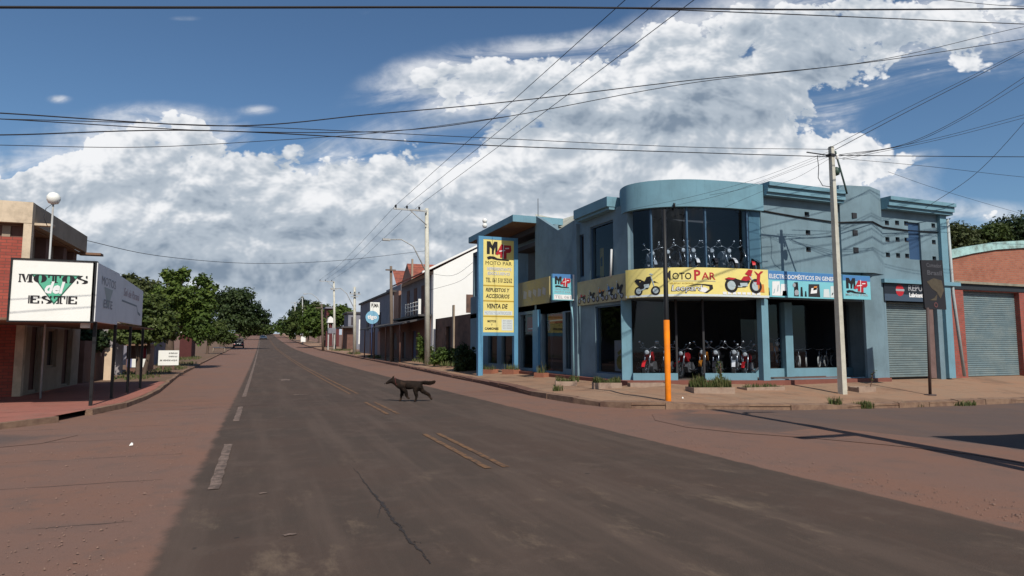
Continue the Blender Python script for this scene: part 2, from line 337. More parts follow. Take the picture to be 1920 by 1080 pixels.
def groundmat(name, base, red, grey, dark, crosslines=False, tracks=False, edge=None, slabs=0):
    m, g, b = newmat(name); P = pos(g); x, y, z = g.sep(P)
    c = gcol(g, P, base, red, grey, dark, crosslines, tracks)
    if slabs:
        jn = g.m('MULTIPLY', g.m('SUBTRACT', g.noise(P, 3, 3, .6), .5), .06); mk = None
        for cc in (x, y):
            t = g.m('ABSOLUTE', g.m('SUBTRACT', g.m('FRACT', g.m('ADD', g.m('DIVIDE', cc, slabs), jn)), .5)); t = g.ss(t, .012, .003); mk = t if mk is None else g.m('MAXIMUM', mk, t)
        c = g.mix(g.m('MULTIPLY', mk, g.ss(g.noise(P, .8, 2, .5), .35, .55, 0, .6)), c, tuple(v*.35 for v in base))
        c = g.mix(g.ss(g.noise(P, .55, 6, .7), .5, .64, 0, .55), c, dark)
    if edge:                                     # dust and gravel creeping over the broken edge
        d = gcol(g, P, *DIRT); wob = g.m('MULTIPLY', g.m('SUBTRACT', g.noise(P, 1.6, 8, .72), .5), 1.3)
        if edge == 'road':
            e1 = g.m('ADD', x, .72); e2 = g.m('SUBTRACT', 6.0, x); e = g.m('MINIMUM', e1, g.m('MULTIPLY', e2, 1.6)); f = g.ss(g.m('ADD', g.m('MULTIPLY', e, 4.2), wob), .0, .5, 1, 0)
        else:
            at = g.n('ShaderNodeAttribute', attribute_name='rim').outputs['Fac']; f = g.ss(g.m('ADD', g.m('MULTIPLY', at, 2.6), g.m('MULTIPLY', wob, 1.6)), 0, .95, 1, 0)
        c = g.mix(f, c, d)
    g.link(c, b.inputs['Base Color']); b.inputs['Roughness'].default_value = .9; b.inputs['Specular IOR Level'].default_value = .2
    bp = g.n('ShaderNodeBump'); bp.inputs['Strength'].default_value = .35; bp.inputs['Distance'].default_value = .015
    g.link(g.noise(P, 55, 4, .7), bp.inputs['Height']); g.link(bp.outputs[0], b.inputs['Normal'])
    return m
m_dirt = groundmat('red_dirt', *DIRT, crosslines=True)
m_road = groundmat('asphalt', (.063,.046,.036), (.082,.052,.039), (.095,.067,.052), (.048,.037,.032), tracks=True, edge='road')
m_cross = groundmat('worn_asphalt', (.105,.076,.066), (.15,.09,.066), (.12,.085,.073), (.065,.048,.043), edge='rim')
m_pave = groundmat('pavement', (.275,.175,.115), (.30,.165,.10), (.235,.17,.12), (.15,.095,.065), slabs=1.25)
m_tile = groundmat('red_tiles', (.30,.12,.09), (.33,.13,.10), (.25,.13,.10), (.18,.08,.06), slabs=.4)
m_kerb = M('kerb_stone', (.235,.15,.10), .9, .9, 3, .5, 30, dirt=(.11,.06,.045))
m_kdark = M('kerb_dirty', (.17,.09,.065), .95, .6, 3, .5, 30, dirt=(.07,.035,.028))
def paintmat(name, col, worn, amt):
    m, g, b = newmat(name); P = pos(g); n = g.noise(P, 7, 7, .75); n2 = g.noise(P, 60, 3, .7)
    f = g.m('MAXIMUM', g.ss(n, .42, .60, 0, amt), g.ss(n2, .5, .64, 0, .7)); g.link(g.mix(f, col, worn), b.inputs['Base Color']); b.inputs['Roughness'].default_value = .85; b.inputs['Specular IOR Level'].default_value = .2; return m
m_line_y = paintmat('yellow_paint', (.20,.105,.050), (.06,.045,.038), .85)
m_line_w = paintmat('white_paint', (.215,.155,.125), (.06,.045,.038), .8)
def sheet(xs_of_y, ys, dz, mat, name, zf=gz):
    mb = MB(); rows = [[(x, y, zf(x, y)+dz) for x in xs_of_y(y)] for y in ys]
    for a, b in zip(rows, rows[1:]):
        for i in range(len(a)-1): mb.add([a[i], a[i+1], b[i+1], b[i]], [(0, 1, 2, 3)])
    return struct(mb.build(name, mat))
YS = [a for a, b in PB]
sheet(lambda y: [-900,-200,-60,-20,-8,-4,0,4,8,10,13,17,22,40,120,300,900], YS, 0, m_dirt, 'ground')
jit = lambda y, a, s: a*(math.sin(y*2.1+s)+.7*math.sin(y*5.3+2*s)+.6*math.sin(y*11.7+s*3))
ys = sorted(set([y for y in YS if -40 <= y <= 500]+[-40]))
sheet(lambda y: [-1.0, 1, 3, 5, 6.15], ys, .012, m_road, 'road')
rim_pts = [(9.4,13.0),(8.3,12.4),(7.7,11.4),(7.6,10.2),(8.0,9.2),(8.7,8.2),(9.2,7.2),(9.5,6.2),(9.4,5.2)]
mb = MB(); rimv = []
ins = [(10.6,13.0),(10.4,12.2),(9.9,11.2),(9.8,10.2),(10.1,9.4),(10.7,8.5),(11.2,7.6),(11.6,6.6),(12.0,5.8)]
far = [(90,13.0),(90,12.2),(90,11.2),(90,10.2),(90,9.4),(90,8.5),(90,7.6),(90,6.6),(90,5.8)]
XS = [13,17,22,40,90]
for i in range(len(rim_pts)):
    row = [rim_pts[i], ins[i]]+[(xx, ins[i][1]) for xx in XS]
    for j, (a, b) in enumerate(row): mb.v.append((a, b, gz(a, b)+.008)); rimv.append(0.0 if j == 0 or i == len(rim_pts)-1 else 1.0)
nc = 2+len(XS)
for i in range(len(rim_pts)-1):
    for j in range(nc-1): mb.f.append([i*nc+j, i*nc+j+1, (i+1)*nc+j+1, (i+1)*nc+j]); mb.sm.append(False)
o = struct(mb.build('cross_street', m_cross)); at = o.data.attributes.new('rim', 'FLOAT', 'POINT'); at.data.foreach_set('value', rimv)
# left-hand patch of rough old paving
mb = MB(); pts = [(-9,11.2),(-4.6,11.6),(-3.2,12.3),(-2.9,13.2),(-3.9,14.0),(-5,14.0),(-9,14.0)]; cc_ = (-5.6,12.9)
mb.add([(*cc_, .006)]+[(a, b, .006) for a, b in pts], [(0, i+1, (i+1) % 7+1) for i in range(7)]); o = struct(mb.build('side_street', m_cross)); at = o.data.attributes.new('rim', 'FLOAT', 'POINT'); at.data.foreach_set('value', [1.0]+[0.0]*7)
# painted lines
def stripe(name, mat, x, w, y0, y1, dz=.02):
    ys = sorted(set([y0, y1]+[y for y in YS if y0 < y < y1]+([y0+(y1-y0)*i/12 for i in range(12)] if y1-y0 < 8 else [])))
    mb = MB()
    for a, b in zip(ys, ys[1:]):
        e = (lambda y: .008*math.sin(y*9+x)) if y1-y0 < 8 else (lambda y: 0)
        mb.add([(x-w/2+e(a), a, p(a)+dz), (x+w/2-e(a*1.3), a, p(a)+dz), (x+w/2-e(b*1.3), b, p(b)+dz), (x-w/2+e(b), b, p(b)+dz)], [(0, 1, 2, 3)])
    return struct(mb.build(name, mat))
for y0, y1 in ((7.7,11.08),(14.5,17.8),(21,480)):
    for xx in (2.71, 2.95): stripe('road_marking', m_line_y, xx, .085, y0, y1)
for y0, y1 in ((7.67,11.05),(14.3,17.7),(21,480)): stripe('road_marking', m_line_w, -.42, .115, y0, y1)
for px, py, wd, ht in ((534,713,.5,1.3),(562,741,.55,.25),(492,928,.09,.06),(542,1007,.12,.05)):     # worn leftovers of paint
    P = hit(px, py, gz); n = 9
    mb = MB(); mb.add([(P.x+wd*(.5+.2*math.sin(i*2.3))*math.cos(2*math.pi*i/n), P.y+ht*(.5+.2*math.cos(i*3.1))*math.sin(2*math.pi*i/n), .02) for i in range(n)], [tuple(range(n))]); struct(mb.build('road_marking', m_line_w))
# the tarred crack that runs down the near lane
m_tar = M('tar', (.034,.027,.024), .8, .3, 10, .2); mb = MB()
def crack(p0, p1, w0, w1, n, amp, seed):
    rr = random.Random(seed); prev = None; off = 0
    for i in range(n+1):
        t = i/n; off = off*.8+rr.uniform(-1, 1)*amp; a = hit(p0[0]+(p1[0]-p0[0])*t+off, p0[1]+(p1[1]-p0[1])*t+rr.uniform(-1, 1), gz); ww = (w0+(w1-w0)*t)*rr.uniform(.25, 1.5)
        cur = ((a.x-ww, a.y, .0165), (a.x+ww, a.y, .0165))
        if prev: mb.add([prev[0], prev[1], cur[1], cur[0]], [(0, 1, 2, 3)])
        prev = cur
crack((664,880), (700,928), .003, .010, 26, 1.5, 1); crack((700,928), (762,1008), .016, .013, 60, 2.2, 2); crack((762,1008), (806,1062), .012, .004, 36, 2.2, 3)
crack((716,952), (704,975), .006, .002, 14, 1.5, 4); crack((742,985), (757,990), .006, .002, 10, 1.2, 5); crack((775,1020), (790,1022), .005, .002, 8, 1.0, 6)
struct(mb.build('road_crack', m_tar))
# loose gravel on the verges
gv = MB(); rr = random.Random(5)
for i in range(2200):
    if i % 3: y_ = 3.2+rr.random()**2*16; x_ = -.75-abs(rr.gauss(0, .5)) if i % 2 else -.9-rr.random()*3.2
    else: y_ = 3+rr.random()**1.6*15; x_ = 6.05+abs(rr.gauss(0, .6))
    if y_ > 12.5 and x_ > 7.6 or (y_ > 14 and x_ < -2.9): continue
    r_ = rr.uniform(.004, .012)*(1.7 if rr.random() < .06 else 1); z_ = gz(x_, y_)+.012; a_ = rr.random()*6.28; c_, s_ = math.cos(a_)*r_, math.sin(a_)*r_
    gv.add([(x_+c_*1.3,y_+s_*1.3,z_-.004),(x_-s_,y_+c_,z_-.004),(x_-c_,y_-s_,z_-.004),(x_+s_,y_-c_,z_-.004),(x_+c_*.5,y_+s_*.5,z_+r_*.4),(x_-c_*.4,y_-s_*.2,z_+r_*.45)], [(0,1,4),(1,2,5,4),(2,3,5),(3,0,4,5)])
o = gv.build('gravel', M('gravel_stone', (.20,.125,.095), .95, .8, 5, 0, dirt=(.10,.06,.05))); o['kind'] = 'stuff'
# right pavement: stations of (kerb foot, inner edge)
st = []
for y in [400,320,257,200,150,125,100,75,60,47,36,30,25,21,18.6]: st.append((kx(y), y, 14.5, y))
st += [(7.88,17.2,12.4,18.45),(7.92,15.6,12.4,18.3),(8.15,14.5,12.4,18.2),(8.6,13.75,12.4,18.1),(9.27,13.25,12.6,18.0),(10.24,13.0,13.2,17.9),(11.6,13.0,14.2,17.8),(13,13.0,15.2,17.7),(15,13.0,17,17.6),(17,13,18.5,17.6),(19.5,13,20.5,17.6),(22,13,22.5,17.6),(26,13,26,17.6),(40,13,40,17.6)]
mb = MB(); kb = MB(); kd = MB(); rows = []
for i, (a, b, c, d) in enumerate(st):
    # z at the kerb, at .14 up, then a ramp to the buildings
    zk = gz(a, b) if b < 20 else p(b); row = []
    for t in (0, .06, .25, .5, .8, 1):
        xx, yy = a+(c-a)*t, b+(d-b)*t
        zi = sw(c, d) if b > 18.5 else .31
        hh = .125+(.025*math.sin(i*2.1) if 0 < i < 26 else 0)
        row.append((xx, yy, zk+hh+(max(zi, zk+.13)-zk-.13)*min(1, t*1.05)))
    rows.append(row)
def swrow(x, y): pass
for r0, r1 in zip(rows, rows[1:]):
    mb.add([(r0[0][0],r0[0][1],r0[0][2]-.03), r0[1], r1[1], (r1[0][0],r1[0][1],r1[0][2]-.03)], [(0, 1, 2, 3)])
    for j in range(1, 5): mb.add([r0[j], r0[j+1], r1[j+1], r1[j]], [(0, 1, 2, 3)])
struct(mb.build('pavement', m_pave))
for i, (r0, r1) in enumerate(zip(rows, rows[1:])):
    n = max(1, int((Vector(r1[0])-Vector(r0[0])).length/1.1)) if r0[0][1] < 60 else 1
    L = lambda a, b, t: tuple(a[k]+(b[k]-a[k])*t for k in range(3))
    for q_ in range(n):
        t0, t1 = q_/n, (q_+1)/n-(.012 if n > 1 else 0)
        A0, A1, B0, B1 = L(r0[0], r1[0], t0), L(r0[0], r1[0], t1), L(r0[1], r1[1], t0), L(r0[1], r1[1], t1)
        jz = random.uniform(.004, .035); jx = random.uniform(-.02, .03)
        v = [(A0[0]-jx, A0[1]-jx, A0[2]-.3), (A1[0]-jx, A1[1]-jx, A1[2]-.3), (A1[0]-jx+.015, A1[1]-jx+.015, A1[2]+jz), (A0[0]-jx+.015, A0[1]-jx+.015, A0[2]+jz), (B0[0], B0[1], B0[2]+jz), (B1[0], B1[1], B1[2]+jz), (B0[0], B0[1], B0[2]-.4), (B1[0], B1[1], B1[2]-.4)]
        (kd if r0[0][1] > 20 else kb).add(v, [(0,1,2,3), (3,2,5,4), (0,3,4,6), (1,7,5,2)])
struct(kb.build('kerb', m_kerb)); struct(kd.build('kerb', m_kdark))
def interp_sw(x, y):
    best = -9
    for r0, r1 in zip(rows, rows[1:]):
        for j in range(1, 5):
            Q = [r0[j], r0[j+1], r1[j+1], r1[j]]
            for tri in ((0, 1, 2), (0, 2, 3)):
                A, B, C_ = (Q[t] for t in tri); d = (B[1]-C_[1])*(A[0]-C_[0])+(C_[0]-B[0])*(A[1]-C_[1])
                if abs(d) < 1e-9: continue
                u = ((B[1]-C_[1])*(x-C_[0])+(C_[0]-B[0])*(y-C_[1]))/d; v = ((C_[1]-A[1])*(x-C_[0])+(A[0]-C_[0])*(y-C_[1]))/d
                if u >= -1e-6 and v >= -1e-6 and u+v <= 1+1e-6: return u*A[2]+v*B[2]+(1-u-v)*C_[2]
    return best
def onpave(px, py):                              # point of the right pavement seen at a pixel
    r = ray(px, py); lo = None; t = 6.0
    while t < 200:
        P = CAM+r*t; zz = interp_sw(P.x, P.y)
        if P.z <= zz: return P
        t *= 1.004
    return hit(px, py, sw)
# left pavement
LK = [(-9,14.3),(-4.6,14.4),(-3.75,15.6),(-3.45,16.9),(-3.08,18.6),(-3.0,21),(-3.05,24),(-3.35,29),(-3.75,36),(-4.0,45),(-4.3,57),(-4.6,80),(-5,120),(-5,200),(-5,320)]
mb = MB(); kb = MB(); gr = MB()
for i, (a, b) in enumerate(zip(LK, LK[1:])):
    tgt = mb if b[1] < 30 else gr
    h0, h1 = p(a[1])+.12, p(b[1])+.12
    tgt.add([(a[0]-.16, a[1], h0), (b[0]-.16, b[1], h1), (-14, b[1]+(2 if i > 1 else .0), h1), (-14, a[1]+(2 if i > 2 else .0), h0)], [(0, 1, 2, 3)])
    n = max(1, int(math.hypot(b[0]-a[0], b[1]-a[1])/1.3)) if b[1] < 60 else 1
    for q_ in range(n):
        if i == 2 and q_ == n-1: continue        # the broken gap in the kerb
        t0, t1 = q_/n, (q_+1)/n-.015; P0 = Vector((a[0]+(b[0]-a[0])*t0, a[1]+(b[1]-a[1])*t0)); P1 = Vector((a[0]+(b[0]-a[0])*t1, a[1]+(b[1]-a[1])*t1))
        nn = Vector((-(P1-P0).y, (P1-P0).x)).normalized()*.17; j = random.uniform(-.02, .03); z0, z1 = p(P0.y), p(P1.y)
        Q0, Q1 = P0+nn, P1+nn
        kb.add([(P0.x,P0.y,z0-.2),(P1.x,P1.y,z1-.2),(P1.x-.02,P1.y,z1+.13+j),(P0.x-.02,P0.y,z0+.13+j),(Q0.x,Q0.y,z0+.13+j),(Q1.x,Q1.y,z1+.13+j),(Q0.x,Q0.y,z0-.2),(Q1.x,Q1.y,z1-.2)], [(0,1,2,3),(3,2,5,4),(0,3,4,6),(1,7,5,2)])
struct(mb.build('pavement', m_tile)); struct(kb.build('kerb', m_kerb)); struct(gr.build('verge', groundmat('earth_verge', (.15,.095,.065), (.17,.09,.06), (.09,.085,.04), (.07,.065,.03))))
# ------------------------------------------------------------------ the blue corner shop
m_blue = M('blue_wall', (.165,.246,.288), .85, .75, .9, .12, 60, dirt=(.105,.155,.18), streak=True)
m_turq = M('turquoise_paint', (.152,.292,.358), .8, .55, 1.3, .1, 50, dirt=(.11,.20,.24), streak=True)
m_post = M('blue_post', (.10,.27,.42), .55, .25, 2, .05)
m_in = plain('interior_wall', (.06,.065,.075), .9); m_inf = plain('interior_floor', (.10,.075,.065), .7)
m_red = M('red_plinth', (.20,.075,.055), .85, .5, 3, .2)
m_glass = glassmat('dark_glass', (.9,.95,1), .70); m_glass2 = glassmat('tinted_glass', (.86,.93,1), .72)
m_alu = plain('blue_frame', (.05,.10,.16), .5)
m_black = plain('black_paint', (.012,.012,.013), .5); m_dark = plain('dark_grey', (.03,.03,.033), .6)
m_white = plain('white_paint_panel', (.78,.77,.72), .6)
m_galv = M('galvanised', (.42,.43,.42), .45, .5, 2, .1, dirt=(.22,.17,.13))
m_roofm = M('fibre_cement', (.50,.50,.42), .9, .6, 1.5, .2, dirt=(.18,.17,.13), streak=True)
shop = thing('blue_shop', 'pale blue two-storey corner shop with a rounded glass corner and turquoise parapet', 'building', (16, 20, .2))
XL, YF = 11.7, 17.0
yX = lambda px: atX(px, 600, XL).y
zX = lambda px, py: atX(px, py, XL).z
xY = lambda px: atY(px, 600, YF).x
zY = lambda px, py: atY(px, py, YF).z
XR = 25.2
def cat(pts, n=8):
    P = [Vector((*a, 0)) for a in pts]; P = [2*P[0]-P[1]]+P+[2*P[-1]-P[-2]]; out = []
    for i in range(1, len(P)-2):
        for k_ in range(n):
            t = k_/n; a, b, c, d = P[i-1:i+3]
            out.append(.5*((2*b)+(c-a)*t+(2*a-5*b+4*c-d)*t*t+(3*b-a-3*c+d)*t**3))
    out.append(P[-2]); return [(v.x, v.y) for v in out]
ARC = cat([(12.0,19.75),(11.70,19.15),(11.66,18.5),(12.10,17.80),(13.05,17.22),(14.4,16.92),(15.95,16.84)])
ARCG = cat([(11.80,18.55),(12.22,17.92),(13.12,17.36),(14.42,17.06),(15.9,16.98)])
def offs(line, d):                               # moved inwards by d
    out = []
    for i, (a, b) in enumerate(line):
        q0, q1 = line[max(0, i-1)], line[min(len(line)-1, i+1)]; t = Vector((q1[0]-q0[0], q1[1]-q0[1])).normalized()
        out.append((a-t.y*d, b+t.x*d))
    return out
def band(mb, line, z0, z1, th, smooth=True):
    inn = offs(line, th); n = len(line)
    vs = [(a, b, z0) for a, b in line]+[(a, b, z1) for a, b in line]; mb.add(vs, [(i, i+1, n+i+1, n+i) for i in range(n-1)], smooth)
    vs = [(a, b, z0) for a, b in inn]+[(a, b, z1) for a, b in inn]; mb.add(vs, [(i+1, i, n+i, n+i+1) for i in range(n-1)], smooth)
    for zz in (z0, z1): mb.add([(a, b, zz) for a, b in line]+[(a, b, zz) for a, b in inn], [(i, i+1, n+i+1, n+i) for i in range(n-1)])
    for e in (0, n-1): mb.add([(*line[e], z0), (*line[e], z1), (*inn[e], z1), (*inn[e], z0)], [(0, 1, 2, 3)])
    return mb
# right-hand front (faces the side street)
ZF = .42                                          # shop floor
xR0, xR1 = 15.95, XR
vent_px = [(1513,402),(1515,436),(1516,468),(1663,418),(1682,418),(1699,419),(1664,449),(1683,449),(1700,450),(1665,478),(1684,479),(1701,480),(1750,423),(1751,454),(1752,485)]
vents = [(atY(a, b, YF).x, atY(a, b, YF).z) for a, b in vent_px]
holes = [(x-.11, x+.11, z-.09, z+.09) for x, z in vents]
slot = (xY(1713)-.02, xY(1735), zY(1720,487), zY(1720,418)); holes.append(slot)
bay = (16.12, 21.45, ZF+.0, 3.18); gar = (21.62, 24.6, .0, zY(1710, 540)); holes += [bay, gar]
wb = MB().wall(xR0, xR1, 0.0, 6.75, holes, XZ(YF), .22); wb.build('wall', m_blue, shop)
for x, z in vents:
    v = MB(); v.box(x-.112, x+.112, YF+.13, YF+.2, z-.092, z+.092); v.add([(x-.11,YF+.0,z-.04),(x+.11,YF+.0,z-.04),(x+.11,YF+.13,z-.088),(x-.11,YF+.13,z-.088),(x-.11,YF,z-.09),(x+.11,YF,z-.09)], [(0,1,2,3),(4,5,1,0)]); v.build('vent', m_dark, shop)
v = MB(); v.box(slot[0], slot[1], YF+.08, YF+.12, slot[2], slot[3]); v.build('window_panel', plain('navy_panel', (.035,.075,.15), .4), shop)
# chamfered pier
px0, px1 = xY(1581), xY(1662)
MB().prism([(px0,YF+.02),(px0,YF-.08),(xY(1628),YF-.34),(px1,YF-.02),(px1,YF+.02)], lambda a, b, d: (a, b, d), 4.22, 7.45).build('pier', m_blue, shop)
MB().prism([(xY(1619),YF+.02),(xY(1619),YF-.08),(xY(1631),YF-.20),(px1,YF-.02),(px1,YF+.02)], lambda a, b, d: (a, b, d), .1, 4.22).build('pier', m_blue, shop)
for dy, pxs in ((-.42, 1603),):
    for z in (zY(1601,407), zY(1603,439), zY(1603,471)):
        xx = xY(pxs); yy = YF-.08-(xx-px0)/(xY(1628)-px0)*.26
        v = MB(); v.box(xx-.12, xx+.12, yy-.02, yy+.03, z-.1, z+.1); v.build('vent', m_dark, shop)
# cornices
def cornice(x0, x1, y1, z0, z1, name='cornice'):
    mb = MB(); mb.box(x0, x1, y1-.28, y1+.4, z0, z0+.10); mb.box(x0, x1, y1-.36, y1+.4, z0+.103, z0+.30); mb.box(x0, x1, y1-.44, y1+.4, z0+.303, z1); return mb.build(name, m_turq, shop)
cornice(15.98, px0-.01, YF, 6.72, 7.16); cornice(px1+.01, XR+.25, YF, 6.72, 7.16)
v = MB(); v.box(XR-.32, XR+.05, YF-.14, YF-.002, .3, 6.715); v.build('pilaster', m_turq, shop)
v = MB(); v.tube([(XR+.18,YF-.10,6.6),(XR+.2,YF-.12,3.6),(XR+.45,YF-.2,.36)], .06); v.build('downpipe', M('grey_pipe', (.38,.42,.42), .5), shop)
cable = MB(); cable.tube([(16.0,YF-.03,6.22),(17.6,YF-.03,6.12),(19.5,YF-.05,6.05),(px0,YF-.12,6.05),(xY(1628),YF-.38,6.12),(px1,YF-.04,6.05),(23.3,YF-.03,6.0),(24.9,YF-.03,6.05)], .025, 6); cable.build('cable', m_black, shop)
# curved corner: parapet, glass, soffit
band(MB(), ARC, 6.18, 7.10, .22).build('curved_parapet', m_turq, shop)
_n = len(ARCG); MB().add([(a, b, 3.95) for a, b in ARCG]+[(a, b, 6.2) for a, b in ARCG], [(i, i+1, _n+i+1, _n+i) for i in range(_n-1)], True).build('corner_glass', m_glass2, shop)
for px in (1222, 1288, 1324, 1404):
    k_ = min(range(len(ARCG)), key=lambda i: abs(ARCG[i][0]/ARCG[i][1]-ray(px, 480).x/ray(px, 480).y)); a, b = ARCG[k_]
    v = MB(); v.box(a-.03, a+.03, b-.03, b+.05, 3.96, 6.2); v.build('mullion', m_alu, shop)
v = MB(); v.prism([(xY(1412),YF+.05),(15.95,YF+.03),(15.95,YF+.4),(xY(1412),YF+.4)], lambda a, b, d: (a, b, d), 3.9, 6.3); v.build('mullion', m_turq, shop)
slabpoly = ARC[6:]+[(15.95,18.2),(11.9,19.8)]
v = MB(); v.prism([(a, b) for a, b in slabpoly], lambda a, b, d: (a, b, d), 3.16, 3.9); v.build('floor_slab', m_blue, shop)
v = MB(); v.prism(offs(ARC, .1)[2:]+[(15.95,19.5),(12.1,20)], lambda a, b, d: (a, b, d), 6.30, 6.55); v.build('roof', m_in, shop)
# ground-floor corner: two posts and the sill between them
v = MB(); v.prism([(11.56,19.02),(11.90,18.90),(11.98,19.12),(11.66,19.22)], lambda a, b, d: (a, b, d), .1, 3.16); v.build('pillar', m_turq, shop)
v = MB(); v.box(15.82, 16.11, YF-.03, YF+.20, .1, 3.16); v.build('pillar', m_turq, shop)
def chord(t, d): return (11.82+3.97*t+.353*d, 18.74-1.50*t+.935*d)
def cb(t0, t1, d0, d1, z0, z1, name, mat):
    v = MB(); v.prism([chord(t0,d0), chord(t1,d0), chord(t1,d1), chord(t0,d1)], lambda a, b, d: (a, b, d), z0, z1); return v.build(name, mat, shop)
cb(0, .36, 0, .15, .38, .62, 'sill', m_turq); cb(.58, 1, 0, .15, .38, .62, 'sill', m_turq)
c0_, c1_ = chord(0, .11), chord(1, .11); MB().add([(*c0_, .45), (*c1_, .45), (*c1_, 3.15), (*c0_, 3.15)], [(0,1,2,3)]).build('window_pane', m_glass, shop)
for t in (.36, .58): cb(t-.008, t+.008, .07, .15, .4, 3.15, 'mullion', m_dark)
# right recessed bay
yb = 18.25; xm0, xm1 = atY(1467, 600, yb).x, atY(1481, 600, yb).x
v = MB(); v.box(xm0, xm1, yb-.12, yb+.15, .3, 3.16); v.build('pillar', m_turq, shop)
v = MB(); v.box(16.1, 21.44, yb, yb+.14, .3, .72); v.build('sill', m_turq, shop)
v = MB(); v.add([(16.1,yb+.07,.725),(21.44,yb+.07,.725),(21.44,yb+.07,3.16),(16.1,yb+.07,3.16)], [(0,1,2,3)]); v.build('window_pane', m_glass, shop)
v = MB(); v.box(16.2, 21.4, yb+.2, yb+1.5, .5, .72); v.build('display_shelf', m_inf, shop)
v = MB(); v.box(21.45, 21.6, YF+.22, yb+.2, .2, 3.3); v.build('wall', m_blue, shop)
# plinth
pl = MB(); pl.prism([(11.35,18.35),(12.1,17.95),(15.6,16.75),(21.55,16.72),(21.55,18.4),(11.9,19.6),(11.42,19.3)], lambda a, b, d: (a, b, d), -.1, .385); pl.build('plinth', m_red, shop)
pl = MB(); pl.box(11.38, 11.9, 19.32, 29.2, -.1, .37); pl.build('plinth', m_red, shop)
# left-hand front (faces the main street)
yw0, yw1 = 18.55, yX(1079)
lh = [(yX(1166), yX(1116), .55, 3.02), (yX(1152), yX(1108), 4.05, zX(1130,418)), (yX(1096), yX(1087), 4.25, 5.95)]
MB().wall(19.16, yw1, .3, 3.16, lh, YZ(XL), .22).build('wall', m_blue, shop); MB().wall(yw0+.2, yw1, 3.163, 6.5, lh, YZ(XL), .22).build('wall', m_blue, shop)
for h, mt in zip(lh, (m_glass, m_glass2, m_dark)):
    v = MB(); v.add([(XL+.13,h[0],h[2]),(XL+.13,h[1],h[2]),(XL+.13,h[1],h[3]),(XL+.13,h[0],h[3])], [(0,1,2,3)]); v.build('window_pane', mt, shop)
    v = MB(); v.wall(h[0], h[1], h[2], h[3], [(h[0]+.05, h[1]-.05, h[2]+.05, h[3]-.05)], YZ(XL+.06), .05); v.build('window_frame', m_alu, shop)
mb = MB(); yc0 = yX(1157); ye1 = atX(1077, 600, XL-.36).y; mb.box(XL-.26, XL+.4, yc0, ye1-.03, 6.42, 6.52); mb.box(XL-.36, XL+.4, yc0-.02, ye1, 6.523, 6.88); mb.build('cornice', m_turq, shop)
v = MB(); v.box(XL-.14, XL-.003, yw1-.42, yw1-.02, .3, 6.4); v.build('pilaster', m_blue, shop)
# interiors, floors, back walls, roof
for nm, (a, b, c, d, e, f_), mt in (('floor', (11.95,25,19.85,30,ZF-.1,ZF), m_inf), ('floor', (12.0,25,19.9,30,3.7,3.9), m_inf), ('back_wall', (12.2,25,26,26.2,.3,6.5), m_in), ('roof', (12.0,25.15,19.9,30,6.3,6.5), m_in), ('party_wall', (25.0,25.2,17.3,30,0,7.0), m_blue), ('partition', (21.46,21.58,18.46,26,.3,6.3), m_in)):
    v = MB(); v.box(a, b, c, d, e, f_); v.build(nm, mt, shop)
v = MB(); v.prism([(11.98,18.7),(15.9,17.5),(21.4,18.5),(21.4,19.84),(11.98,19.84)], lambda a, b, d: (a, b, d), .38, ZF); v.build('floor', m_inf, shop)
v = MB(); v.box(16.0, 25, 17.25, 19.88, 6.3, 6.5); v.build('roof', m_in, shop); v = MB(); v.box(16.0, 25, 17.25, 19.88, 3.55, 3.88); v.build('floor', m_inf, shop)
# left wing: V-shaped parapet wall, ground-floor front, eave slab
yg = [yX(1079), yX(1041), yX(1000)]; zt = [zX(1076,408), zX(1041,431), zX(1001,404)]
XW = 11.86
MB().prism([(yg[0],3.0),(yg[0],zt[0]),(yg[1],zt[1]),(yg[2],zt[2]),(yg[2],3.0)], YZ(XW), 0, .2).build('wing_wall', m_blue, shop)
v = MB(); A0, A1, A2 = (XW+.05, yg[0], zt[0]-.12), (XW+.05, yg[1], zt[1]-.12), (XW+.05, yg[2], zt[2]-.12)
xb_ = XW+5.5; B0, B1, B2 = atX(1081, 403, xb_), atX(1052, 412, xb_), atX(1004, 402, xb_); L_ = lambda a, b, t: tuple(a[k_]+(b[k_]-a[k_])*t for k_ in range(3))
for (P0, P1, Q0, Q1) in ((A1, A2, B1, B2), (A0, A1, B0, B1)):
    vs = []
    for i in range(41):
        t = i/40; dz = .03 if i % 2 else -.03
        for S, E2 in ((P0, Q0), (P1, Q1)): c_ = L_(S, E2, t); vs.append((c_[0], c_[1], c_[2]+dz))
    v.add(vs, [(2*i, 2*i+1, 2*i+3, 2*i+2) for i in range(40)])
v.build('valley_roof', m_roofm, shop)
gy = lambda px: XW/(ray(px, 620).x/ray(px, 620).y)
gh = [(gy(1070), gy(1060), .6, 2.95), (gy(1055), gy(1016), .45, 3.0), (gy(1000), gy(976), .5, 3.05), (gy(962), gy(940), .6, 3.0), (gy(932), gy(915), .6, 3.0)]
MB().wall(yg[0], 37, .2, 3.45, gh, YZ(XW), .2).build('wing_wall', m_blue, shop)
for h in gh:
    v = MB(); v.add([(XW+.13,h[0],h[2]),(XW+.13,h[1],h[2]),(XW+.13,h[1],h[3]),(XW+.13,h[0],h[3])], [(0,1,2,3)]); v.build('window_pane', m_glass, shop)
v = MB(); v.box(XW-.12, XW-.003, gy(1013), gy(1003), .3, 3.2); v.build('pilaster', m_post, shop)
v = MB(); v.box(XW+.05, XW+.1, gy(1060)+.0, gy(1057), .4, 3.0); v.build('mullion', m_post, shop)
v = MB(); v.box(XW, 24, yg[2]+.2, 37, 3.2, 3.5); v.build('floor', m_in, shop)
v = MB(); v.box(XW+.9, XW+1.1, yg[2]-.1, 37, 3.5, 7.3); v.build('wing_wall', m_blue, shop)
